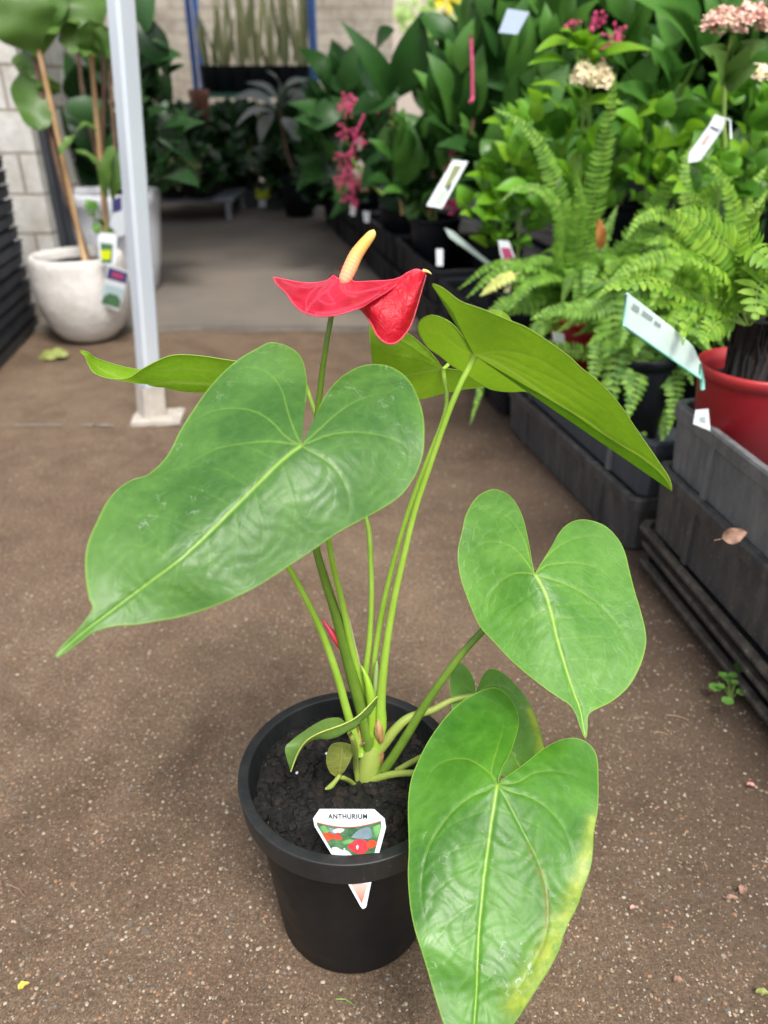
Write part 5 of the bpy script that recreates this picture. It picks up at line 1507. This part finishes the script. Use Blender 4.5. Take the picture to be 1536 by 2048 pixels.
medinilla(735, 430, 3.3, [((680, 180), (595, 95), 34, 0), ((680, 185), (665, 95), 36, 0), ((690, 185), (720, 80), 40, 0), ((690, 200), (610, 270), 40, 0), ((700, 200), (770, 160), 40, 0), ((680, 250), (640, 330), 40, 0)],
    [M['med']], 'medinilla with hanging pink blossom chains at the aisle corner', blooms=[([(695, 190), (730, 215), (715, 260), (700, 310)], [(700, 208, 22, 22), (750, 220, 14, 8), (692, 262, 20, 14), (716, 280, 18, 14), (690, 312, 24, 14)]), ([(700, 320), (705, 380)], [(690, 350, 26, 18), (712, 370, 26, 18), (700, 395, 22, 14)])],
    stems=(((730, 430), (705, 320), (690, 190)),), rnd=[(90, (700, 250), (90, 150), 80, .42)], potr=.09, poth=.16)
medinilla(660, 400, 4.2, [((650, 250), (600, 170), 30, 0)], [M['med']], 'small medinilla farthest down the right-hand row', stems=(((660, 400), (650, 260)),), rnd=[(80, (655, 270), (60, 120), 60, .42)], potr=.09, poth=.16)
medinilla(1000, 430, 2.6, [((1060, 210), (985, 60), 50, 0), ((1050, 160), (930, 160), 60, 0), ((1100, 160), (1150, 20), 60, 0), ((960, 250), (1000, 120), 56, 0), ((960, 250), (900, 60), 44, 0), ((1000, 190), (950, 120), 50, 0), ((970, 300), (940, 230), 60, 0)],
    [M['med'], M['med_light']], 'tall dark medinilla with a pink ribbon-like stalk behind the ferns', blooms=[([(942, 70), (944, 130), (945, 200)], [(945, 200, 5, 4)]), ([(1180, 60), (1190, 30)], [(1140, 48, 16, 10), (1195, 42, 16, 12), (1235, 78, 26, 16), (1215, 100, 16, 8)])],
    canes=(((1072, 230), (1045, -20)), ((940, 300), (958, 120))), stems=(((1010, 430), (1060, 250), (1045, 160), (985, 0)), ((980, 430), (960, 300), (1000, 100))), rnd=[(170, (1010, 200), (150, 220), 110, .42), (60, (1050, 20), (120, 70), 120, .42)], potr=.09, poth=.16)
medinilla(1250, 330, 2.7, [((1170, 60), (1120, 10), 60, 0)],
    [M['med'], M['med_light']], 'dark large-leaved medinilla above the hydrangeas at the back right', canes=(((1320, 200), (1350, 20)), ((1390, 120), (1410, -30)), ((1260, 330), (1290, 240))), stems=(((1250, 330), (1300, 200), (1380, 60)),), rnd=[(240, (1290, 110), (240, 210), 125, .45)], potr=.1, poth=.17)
medinilla(1480, 330, 2.5, [((1480, 30), (1536, 60), 60, 1)], [M['med'], M['med_light']], 'dark medinilla filling the corner behind the pink hydrangea head', stems=(((1480, 330), (1490, 60)),), rnd=[(200, (1450, 180), (160, 220), 120, .45)], potr=.1, poth=.17)

# ------------------------------------------------------------------ hydrangeas
def hydrangea(cx_, by, y, stems, lb, n=30, spread=(80, 90), c=None, heads=(), brights=(), size=70, mat='hyd', ppr=.075):
    b_ = stand(cx_, by, y)
    e = empty('hydrangea', (b_[0], y, b_[2]), lb, 'potted plant', 'hydrangeas in the right-hand row')
    pot_thing(e, tuple(b_), ppr, .13, M['tray_dark'])
    mb = MB()
    for pth in stems:
        mb.tube([tuple(v) for v in crom([b_ + np.array([0, 0, .1])] + [YP(a, b, y) for a, b in pth[1:]], 14)], [.0052 - .0015 * i / 13 for i in range(14)], 7)
    mb.build('stem', M['stem'], e)
    mb = MB()
    rand_leaves(mb, n, c or (cx_, by - 120), spread, y, .12, size, .62, 'ovate', 0, .15, random, 8, origin=(cx_, by), droop=.3)
    mb.build('foliage', M[mat], e)
    if True:
        mb = MB()
        rand_leaves(mb, n // 3, c or (cx_, by - 120), spread, y - .06, .1, size * .85, .6, 'ovate', 0, .25, random, 8, origin=(cx_, by), droop=.25)
        for s_, t_, w_ in brights:
            leaf(mb, YP(*s_, y - .05), YP(*t_, y - .12), w_ * y / FPX, (random.uniform(-.3, .3), -.6, .8), .12, .2, 'ovate', 0, 12, .015)
        mb.build('young_leaves', M['hyd_bright'], e)
    for (u_, v_, rx, ry, mt) in heads:
        mb = MB()
        for k_ in range(90):
            a_ = random.uniform(0, 6.28); q = math.sqrt(random.random())
            X_, Z_ = q * math.cos(a_), math.sqrt(max(0, 1 - q * q)) * random.uniform(.5, 1)
            s_ = y / FPX
            ct = YP(u_, v_, y - .08) + np.array([X_ * rx * s_, math.sin(a_) * q * rx * s_, Z_ * ry * s_])
            tilt = random.uniform(-.9, .9)
            for p_ in range(4):
                an = p_ * 1.57 + k_; d_ = np.array([math.cos(an), math.sin(an) * tilt - .3, math.sin(an) * .8 + .1]) * 8 * s_
                leaf(mb, ct, ct + d_, 8 * s_, (X_ * .5, -.5, .8), .1, .1, 'round', 0, 3)
        mb.build('flower_head', M[mt], e)
    return e
hydrangea(1160, 480, 1.95, [((1150, 480), (1160, 330), (1165, 200), (1150, 90)), ((1180, 480), (1175, 300), (1180, 170))], 'bushy hydrangea with bright young leaves behind the upright ferns', 70, (150, 150), (1150, 300),
          heads=[(1164, 172, 17, 36, 'cream'), (1200, 178, 18, 36, 'cream')],
          brights=[((1150, 90), (1070, 105), 34), ((1155, 95), (1120, 60), 26), ((1160, 100), (1165, 60), 34), ((1175, 100), (1200, 70), 36), ((1180, 125), (1305, 100), 34), ((1140, 130), (1055, 130), 26), ((1170, 110), (1135, 95), 36), ((1185, 110), (1230, 85), 30), ((1180, 140), (1190, 100), 26),
                   ((1260, 240), (1355, 215), 46), ((1150, 200), (1060, 170), 24), ((1290, 300), (1370, 290), 40), ((1160, 210), (1250, 210), 30)])
hydrangea(1010, 500, 2.0, [((1010, 500), (1000, 400), (990, 300)), ((1020, 500), (1040, 380))], 'low hydrangea with rounded leaves left of the upright ferns', 62, (90, 110), (1010, 390), size=52, brights=[((1010, 260), (965, 245), 26), ((1000, 380), (930, 350), 36), ((1000, 400), (950, 410), 40), ((1010, 440), (960, 440), 46)])
hydrangea(1450, 400, 1.55, [((1447, 420), (1446, 330), (1447, 230), (1452, 120), (1465, 70))], 'hydrangea with a pale pink flower head at the top right', 26, (120, 60), (1440, 330),
          heads=[(1437, 66, 30, 34, 'pink_pale'), (1492, 62, 32, 38, 'pink_pale')], brights=[], size=60)
e0 = [o for o in S.objects if o.get('label', '').startswith('dark large-leaved medinilla')][0]
mb = MB()
for s_, t_, w_ in (((1395, 130), (1215, -30), 80), ((1398, 120), (1540, -20), 56), ((1320, 230), (1300, 90), 60), ((1330, 210), (1400, 120), 60), ((1310, 250), (1225, 170), 60), ((1392, 110), (1330, -20), 60), ((1260, 190), (1190, 110), 50), ((1340, 260), (1420, 210), 60), ((1290, 300), (1200, 260), 56)):
    leaf(mb, YP(*s_, 1.98), YP(*t_, 1.85), w_ * 1.95 / FPX, (random.uniform(-.3, .3), -.7, .6), .14, .22, 'lance', 0, 14, .01)
mb.tube([YP(1300, 330, 2.05), YP(1330, 240, 2.0), YP(1392, 125, 1.98)], [.008, .006, .005], 7, 1)
mb.build('arching_leaves', [M['med_light'], M['stem']], e0)
e = [o for o in S.objects if o.get('label', '').startswith('hydrangea with a pale pink')][0]
mb = MB()
for s_, t_, w_ in (((1450, 160), (1425, 100), 50), ((1450, 160), (1500, 90), 50), ((1455, 130), (1536, 80), 46), ((1448, 170), (1520, 130), 44), ((1450, 130), (1400, 95), 40), ((1450, 120), (1470, 80), 40)):
    leaf(mb, YP(*s_, 1.5), YP(*t_, 1.45), w_ * 1.5 / FPX, (random.uniform(-.3, .3), -.9, .3), .12, .25, 'ovate', 0, 12, .01)
mb.build('upper_leaves', M['fiddle'], e)
hydrangea(1330, 420, 1.9, [((1330, 420), (1330, 300)), ((1300, 420), (1290, 260))], 'leafy hydrangea without flowers between the ferns and the white tag', 64, (120, 120), (1330, 290), size=62, heads=[])
hydrangea(1500, 420, 1.9, [((1500, 420), (1500, 250))], 'hydrangea with a faded cream head at the right edge', 60, (110, 130), (1490, 260), size=60, heads=[(1512, 160, 22, 20, 'cream')])

# ------------------------------------------------------------------ ferns
def fern(cx_, by, y, fronds, lb, pot='red_pot', potr=.07, poth=.12, mat='fern', rnd=0, rlen=200, extra=None, yvar=.10, width=44, potdx=0, sector=(0, 6.28), crownpx=None, nrm=(0, -.8, .6)):
    b_ = stand(cx_, by, y)
    e = empty('fern', (b_[0], y, b_[2]), lb, 'potted plant', 'ferns in the right-hand row')
    pot_thing(e, tuple(b_), potr, poth, M[pot], M['red_pot_rim'] if pot == 'red_pot' else None)
    mb = MB()
    for f in fronds:
        pth, w_ = f[0], f[1]
        dy = f[2] if len(f) > 2 else random.uniform(-yvar, yvar)
        n_ = len(pth)
        q = [tuple(b_ + np.array([0, 0, poth - .01]))] + [tuple(YP(a, b, y + dy * i / (n_ - 1))) for i, (a, b) in enumerate(pth)]
        n_ += 1
        L = sum(np.linalg.norm(np.array(q[i + 1]) - np.array(q[i])) for i in range(n_ - 1))
        frond(mb, q, w_ * 1.25 * y / FPX, f[3] if len(f) > 3 else nrm, max(16, int(L / (.0082 * (w_ / 34) ** .5))), 0, rr=random)
    top_ = b_ + np.array([0, 0, poth])
    for i in range(rnd):
        a_ = random.uniform(*sector); L = rlen * y / FPX * random.uniform(.6, 1.1)
        d_ = np.array([math.cos(a_), math.sin(a_) * .8, 0]); h_ = random.uniform(.3, .9)
        q = [top_, top_ + d_ * L * .35 + np.array([0, 0, L * h_ * .6]), top_ + d_ * L * .75 + np.array([0, 0, L * h_ * .7]), top_ + d_ * L * 1.05 + np.array([0, 0, L * h_ * .35])]
        frond(mb, q, width * y / FPX, (0, -.3, 1), 30, 0, rr=random)
    mb.build('fronds', [M[mat], M['stem']], e)
    return e
F1 = [([(1150, 600), (1140, 520), (1120, 400), (1085, 300), (1040, 245), (985, 216)], 40, -.05), ([(1165, 600), (1175, 470), (1195, 360), (1215, 260), (1232, 145)], 48, -.08, (0.2, -1, .2)),
      ([(1150, 600), (1130, 520), (1125, 440), (1090, 385), (1040, 375), (1000, 405)], 30, -.1), ([(1160, 600), (1150, 500), (1160, 420), (1150, 330)], 34), ([(1170, 600), (1190, 520), (1215, 460), (1235, 410)], 30),
      ([(1180, 620), (1240, 520), (1300, 430), (1340, 360), (1365, 290)], 40, -.1), ([(1175, 610), (1260, 560), (1330, 470), (1350, 400)], 34), ([(1130, 610), (1115, 520), (1110, 450)], 26, -.1),
      ([(1140, 620), (1080, 560), (1020, 550), (965, 590)], 36, -.12), ([(1140, 630), (1080, 610), (1010, 610), (960, 650)], 40, -.15), ([(1150, 640), (1100, 640), (1060, 680), (1040, 720)], 34, -.15),
      ([(1150, 640), (1110, 590), (1060, 600), (1000, 640)], 38, -.1), ([(1165, 640), (1185, 600), (1200, 560), (1190, 500)], 30), ([(1190, 640), (1260, 600), (1330, 560)], 40)]
fern(1145, 715, 1.62, F1, 'upright sword fern in a red pot behind the upper anthurium leaf', rnd=44, rlen=250, potr=.076, poth=.178)
F2 = [([(1290, 640), (1340, 720), (1348, 790), (1335, 870)], 50, -.10, (.1, -1, .2)), ([(1270, 650), (1275, 740), (1255, 840)], 56, -.12, (0, -1, .2)), ([(1240, 640), (1200, 700), (1182, 780)], 44, -.10, (-.1, -1, .2)), ([(1310, 660), (1360, 700), (1385, 770)], 44, -.08, (.2, -1, .2)), ([(1215, 560), (1228, 620), (1232, 700), (1222, 780), (1200, 850)], 74, -.1, (-.2, -1, .2)), ([(1300, 640), (1305, 720), (1300, 800), (1275, 880), (1265, 910)], 56, -.08, (.1, -1, .2)), ([(1290, 700), (1310, 780), (1325, 850), (1322, 900)], 26, -.05, (.1, -1, .2)),
      ([(1250, 600), (1180, 620), (1110, 620), (1060, 640)], 40, -.1), ([(980, 700), (965, 760), (955, 800), (940, 850)], 30, -.05, (.2, -1, .1)), ([(1260, 640), (1250, 720), (1260, 800)], 46, -.1, (0, -1, .2)), ([(1270, 600), (1330, 640), (1345, 720)], 40)]
fern(1250, 730, 1.40, F2, 'drooping fern whose long fronds hang over the tray edge', rnd=34, rlen=200, potr=.07, poth=.165, pot='tray_dark')
F3 = [([(1450, 560), (1390, 470), (1330, 430), (1280, 440), (1250, 480)], 44, -.1), ([(1440, 560), (1380, 420), (1370, 330), (1390, 280)], 40), ([(1430, 580), (1340, 540), (1260, 540), (1190, 600)], 44, -.12), ([(1460, 540), (1470, 430), (1440, 350), (1400, 320)], 44), ([(1420, 600), (1380, 520), (1300, 520), (1220, 560)], 46, -.1), ([(1440, 560), (1440, 480), (1400, 400), (1340, 380)], 44), ([(1460, 540), (1500, 440), (1536, 380)], 48), ([(1430, 560), (1400, 450), (1420, 380), (1480, 350)], 40), ([(1420, 590), (1360, 560), (1300, 590)], 40), ([(1450, 560), (1480, 420), (1536, 330)], 46), ([(1440, 570), (1350, 480), (1290, 490)], 44)]
fern(1440, 640, 1.45, F3, 'yellow-green fern between the price card and the pink hydrangea', mat='fern_lime', rnd=56, rlen=280, potr=.075, poth=.165, pot='tray_dark')
# near red pot with the trunked fern
rc = YP(1520, 728, 1.015)
near = empty('fern', (rc[0], 1.015, .199), 'fern with a dark fibrous trunk in the near bright red pot', 'potted plant', 'ferns in the right-hand row')
pz = .199; ph_ = float(rc[2]) - pz
pot_thing(near, (rc[0], 1.015, pz), .080, ph_, M['red_pot'], M['red_pot_rim'], taper=.74, rimh=.016, dish=.018)
mb = MB()
tb = np.array([rc[0] - .012, 1.02, float(rc[2]) - .03])
for i in range(90):
    a_ = random.uniform(0, 6.28); q = random.uniform(.010, .034)
    p_ = tb + np.array([math.cos(a_) * q, math.sin(a_) * q, 0])
    mb.tube([p_, p_ + np.array([random.uniform(-.006, .006), 0, .045]), p_ + np.array([random.uniform(-.012, .008), 0, random.uniform(.065, .1)])], [.004, .0035, .0015], 5)
mb.tube([tb, tb + np.array([0, 0, .09])], [.03, .026], 12)
mb.build('trunk', M['soil'], near)
def nf(pts, w_, nrm=(0, -.7, .7), n=24, mi=0, wide=.40):
    return (pts, w_, nrm, n, wide)
mb = MB()
Y0 = 1.0
NF = [nf([(1500, 640), (1480, 560), (1478, 520), (1440, 480), (1400, 440), (1350, 420)], 84, (0, -.9, .5), 24), nf([(1500, 640), (1480, 540), (1500, 500), (1536, 520), (1560, 560)], 90, (.3, -.9, .5), 18),
      nf([(1490, 650), (1440, 620), (1370, 590), (1300, 565), (1210, 580)], 60, (0, -.5, .9), 22), nf([(1490, 650), (1440, 600), (1400, 610), (1370, 650), (1365, 690)], 50, (.3, -.9, .3), 16),
      nf([(1500, 640), (1530, 560), (1515, 580), (1510, 640)], 110, (0, -1, .2), 14), nf([(1500, 650), (1540, 600), (1590, 560)], 90), nf([(1490, 650), (1450, 640), (1420, 660), (1405, 690)], 56, (0, -.8, .4), 14), nf([(1510, 640), (1560, 560), (1580, 440)], 80), nf([(1495, 650), (1460, 560), (1430, 530), (1370, 520)], 70, (0, -.6, .8), 20),
      nf([(1500, 640), (1510, 540), (1500, 460), (1530, 400)], 76, (.2, -.9, .4), 20)]
for pts, w_, nr, n_, wd in NF:
    q = [tuple(YP(a, b, Y0 - .10 * i / len(pts) + .0 * random.random())) for i, (a, b) in enumerate(pts)]
    frond(mb, q, w_ * Y0 / FPX, nr, n_, 0, rr=random, wide=wd * 1.1, r=.002, stemfrac=.22)
mb.build('fronds', [M['fern_lime'], M['stem']], near)
card('barcode_sticker', [(1391, 820), (1417, 818), (1421, 862), (1386, 848)], .936, .0004, M['white_card'], 'white barcode sticker on the near bright red pot', 'sticker', [('bars', [(1399 , 834), (1410, 833), (1411, 846), (1400, 842)], M['ink'], .0006)])
card('pot_sticker', [(1105, 662), (1128, 668), (1130, 690), (1106, 683)], 1.53, .0004, M['white_card'], 'white sticker on the red pot of the upright sword fern', 'sticker')
# mint price card on its clip
pc = card('price_card', [(1252, 588), (1256, 586), (1361, 668), (1387, 693), (1402, 727), (1401, 757), (1247, 652)], 1, .0015, M['mint_card'], 'pale mint price card tilted out of the near bright red pot', 'price card',
     [('print', [(1266, 606), (1279, 615), (1277, 626), (1264, 617)], M['ink'], .0006), ('print', [(1286, 620), (1306, 635), (1304, 642), (1284, 628)], M['ink'], .0006), ('print', [(1310, 640), (1322, 649), (1320, 656), (1308, 646)], M['ink'], .0006)],
     yy=[.92, .92, .945, .95, .955, .955, .92])
mb = MB()
q = [YP(a, b, c_) for a, b, c_ in ((1252, 588, .918), (1247, 652, .918), (1401, 757, .953), (1402, 727, .953))]
for i in range(3): mb.tube([q[i], q[i + 1]], .0014, 6)
mb.tube([YP(1401, 740, .955), YP(1404, 760, .957), YP(1405, 778, .958)], .003, 6)
mb.build('frame', M['mint_edge'], pc)
# other tags and cards
card('plant_tag', [(906, 320), (936, 323), (884, 417), (853, 411)], 2.1, .0008, M['white_card'], 'tilted white plant tag with green pictures above the black aisle pot', 'tag',
     [('picture', [(908, 330), (924, 332), (896, 378), (886, 376)], M['variegated'], .001), ('dark_picture', [(895, 372), (905, 366), (899, 380), (892, 384)], M['black_ink'], .0012), ('picture', [(884, 380), (896, 384), (880, 410), (864, 407)], simple('mint_print', (0.35, 0.62, 0.36), (0.5, 0.72, 0.5), 60, .4), .001)], yy=[2.1, 2.1, 2.06, 2.06])
card('plant_tag', [(1015, 17), (1059, 24), (1035, 69), (997, 65)], 2.0, .0008, simple('pale_blue_card', (0.50, 0.60, 0.78), (0.46, 0.56, 0.74), 20, .4), 'pale blue blank tag tied to a cane at the top', 'tag')
wt = card('plant_tag', [(1430, 228), (1452, 236), (1446, 258), (1400, 322), (1376, 326), (1378, 306), (1418, 250)], 1.42, .0008, M['white_card'], 'long white tag strapped to the green hydrangea stem', 'tag', [('red_mark', [(1412, 272), (1422, 268), (1410, 288), (1402, 288)], simple('faint_red', (0.7, 0.45, 0.42), None, 30, .5), .001), ('slot', [(1421, 252), (1437, 260), (1436, 263), (1420, 255)], M['black_ink'], .001)])
mb = MB(); mb.tube([YP(1447, 236, 1.41), YP(1460, 240, 1.41), YP(1462, 278, 1.41)], .0015, 6); mb.build('strap', M['white_card'], wt)
card('price_card', [(889, 456), (905, 462), (960, 508), (990, 532), (972, 528), (898, 474)], 1.95, .0015, M['mint_card'], 'narrow mint price card seen edge-on beside the black aisle pot', 'price card')
card('price_card', [(872, 498), (886, 498), (886, 532), (873, 532)], 1.9, .001, M['white_card'], 'small white ticket on the side of the black aisle tray', 'ticket')
card('plant_tag', [(996, 480), (1018, 482), (1030, 515), (1010, 540), (1000, 505)], 1.75, .0008, M['white_card'], 'white and pink plant tag among the ferns beside the mint card', 'tag', [('picture', [(1002, 495), (1020, 496), (1027, 516), (1012, 532)], M['pink_print'], .001)])
card('plant_tag', [(1015, 545), (1024, 548), (1020, 585), (1008, 585)], 1.7, .0008, M['cream'], 'cream tag stub below the white and pink tag', 'tag')
card('price_card', [(700, 408), (712, 410), (710, 432), (700, 430)], 3.1, .001, M['white_card'], 'small pale ticket on the farther black tray of the row', 'ticket')
card('price_card', [(726, 422), (740, 424), (738, 446), (728, 444)], 2.95, .001, M['white_card'], 'small pale ticket right of its twin at the aisle corner', 'ticket')
mb = MB(); q0 = YP(1200, 470, 1.5)
leaf(mb, YP(1200, 500, 1.48), YP(1198, 432, 1.46), .022, (0, -1, .2), .1, .3, 'lance', 0, 8, .1); leaf(mb, YP(1204, 480, 1.48), YP(1190, 440, 1.46), .012, (0, -1, .2), .1, .3, 'lance', 0, 8, .1)
tag(mb.build('withered_frond', M['rust']), 'withered orange brown frond end among the upright ferns', 'leaf')
mb = MB(); frond(mb, [tuple(YP(a, b, 1.45)) for a, b in ((1040, 545), (1000, 560), (960, 592))], .03, (0, -.5, .8), 16, 0, rmi=0); tag(mb.build('yellowed_frond', simple('pale_yellow_frond', (0.55, 0.55, 0.16), (0.42, 0.48, 0.12), 40, .5)), 'yellowed frond tip beside the white and pink tag', 'leaf')

# ------------------------------------------------------------------ small things on the ground
def litter(name, px, py, L, W_, mat, lb, ang, cat='leaf', curl=.2, z=.004, prof='ovate'):
    mb = MB(); g = G(px, py)
    d_ = np.array([math.cos(ang), math.sin(ang), 0]) * L / 2
    leaf(mb, g - d_ + np.array([0, 0, z]), g + d_ + np.array([0, 0, z + L * .1]), W_, (0.1, -.2, 1), curl, .6, prof, 0, 12, .14)
    return tag(mb.build(name, mat), lb, cat)
mb = MB(); g = G(105, 720)
leaf(mb, g + np.array([-.045, .01, .004]), g + np.array([.05, -.0, .02]), .055, (.1, -.5, .9), .15, -.3, 'fiddle', 0, 12, .08)
tag(mb.build('fallen_leaf', M['fallen']), 'curled green leaf fallen on the path before the rounded white pot', 'leaf')
litter('fallen_leaf', 50, 1977, .010, .007, M['yellow_leaf'], 'tiny bright yellow leaf scrap at the bottom left of the path', .5, curl=.2)
litter('petal', 1501, 1577, .011, .005, M['petal'], 'small pink petal on the path at the right edge', -.5, 'petal')
litter('leaf_scrap', 1482, 1785, .010, .009, M['dry_leaf'], 'dry reddish scrap on the path at the lower right', .8, 'leaf')
litter('leaf_scrap', 1462, 1803, .014, .005, M['dry_leaf'], 'narrow dry scrap beside the reddish scrap on the path', -.1, 'leaf')
litter('leaf_scrap', 1355, 1966, .009, .006, M['dry_leaf'], 'dry tan scrap near the bottom right of the path', -.1, 'leaf')
litter('leaf_scrap', 1524, 1992, .013, .006, M['fallen'], 'olive scrap in the bottom right corner', -.2, 'leaf')
litter('leaf_scrap', 1264, 1820, .006, .004, M['petal'], 'orange pebble-like scrap right of the lowest leaf', .3, 'leaf')
# dry leaf on the near stack
mb = MB(); q = YP(1468, 1070, .79)
leaf(mb, q + np.array([-.014, -.002, -.004]), q + np.array([.013, -.003, .006]), .021, (-.7, -.7, .3), .15, .5, 'ovate', 0, 16, .12)
mb.tube([q + np.array([-.014, -.002, -.004]), q + np.array([-.024, -.003, -.006])], .0006, 5)
tag(mb.build('dry_leaf', M['dry_leaf']), 'brown dry leaf caught on the side of the near tray stack', 'leaf')
# weed at the foot of the stack
wb = G(1462, 1400)
weed = empty('weed', wb, 'little clover-like weed growing at the foot of the near trays', 'weed')
mb = MB(); mb2 = MB()
for (u_, v_, s_) in ((1480, 1335, 13), (1455, 1355, 15), (1478, 1340, 10), (1430, 1375, 13), (1482, 1385, 10), (1455, 1402, 12), (1470, 1365, 8), (1445, 1350, 9), (1442, 1372, 8), (1466, 1350, 9)):
    q = G(u_, v_, .02 + random.uniform(0, .01)); s3 = s_ / FPX * 1.0
    for k_ in range(6):
        a_ = k_ * 1.047 + random.random() * .3
        leaf(mb, q, q + np.array([math.cos(a_), math.sin(a_), .1]) * s3, s3 * 1.1, (0, -.2, 1), .05, .1, 'round', 0, 5)
    mb2.tube([wb + np.array([0, 0, .0]), (wb + q) / 2 + np.array([0, 0, .008]), q], .0006, 5)
mb.build('leaves', M['weed'], weed); mb2.build('stalks', M['stem'], weed)
# twigs
for i, (a_, b_, lb) in enumerate((((1332, 1430), (1378, 1440), 'thin dry straw on the path left of the weed'), ((20, 1770), (52, 1795), 'thin reddish twig at the left edge of the path'), ((672, 1998), (708, 2010), 'thin green straw at the bottom of the path'), ((1308, 1465), (1336, 1470), 'short straw below the long dry straw'))):
    mb = MB(); p_, q_ = G(*a_, .002), G(*b_, .002)
    mb.tube([p_, (p_ + q_) / 2 + np.array([0, .002, .001]), q_], .0006, 5)
    tag(mb.build('straw', [M['sheath'], M['dry_leaf'], M['stem'], M['sheath']][i]), lb, 'straw')
# loose grit
mb = MB(); rg = random.Random(5)
gm = []
for i in range(5200):
    if rg.random() < .75: px, py = rg.uniform(-20, 1556), rg.uniform(1150, 2060)
    else: px, py = rg.uniform(-20, 1556), rg.uniform(850, 1300)
    g = G(px, py)
    if (g[0] - POTC[0]) ** 2 + (g[1] - POTC[1]) ** 2 < .078 ** 2: continue
    s_ = rg.choice([.0008, .0009, .001, .0012, .0014, .0019]) 
    clod(mb, (g[0], g[1], s_ * .1), s_, rg, rg.choice([0, 0, 1, 1, 2, 3]), .6)
grit = mb.build('gravel_chips', [simple('chip_cream', (0.46, 0.39, 0.30), None, 50, .7), simple('chip_tan', (0.34, 0.25, 0.17), None, 50, .7), simple('chip_grey', (0.20, 0.19, 0.175), None, 50, .7), simple('chip_rust', (0.36, 0.19, 0.10), None, 50, .7)], smooth=False)
tag(grit, kind='stuff')
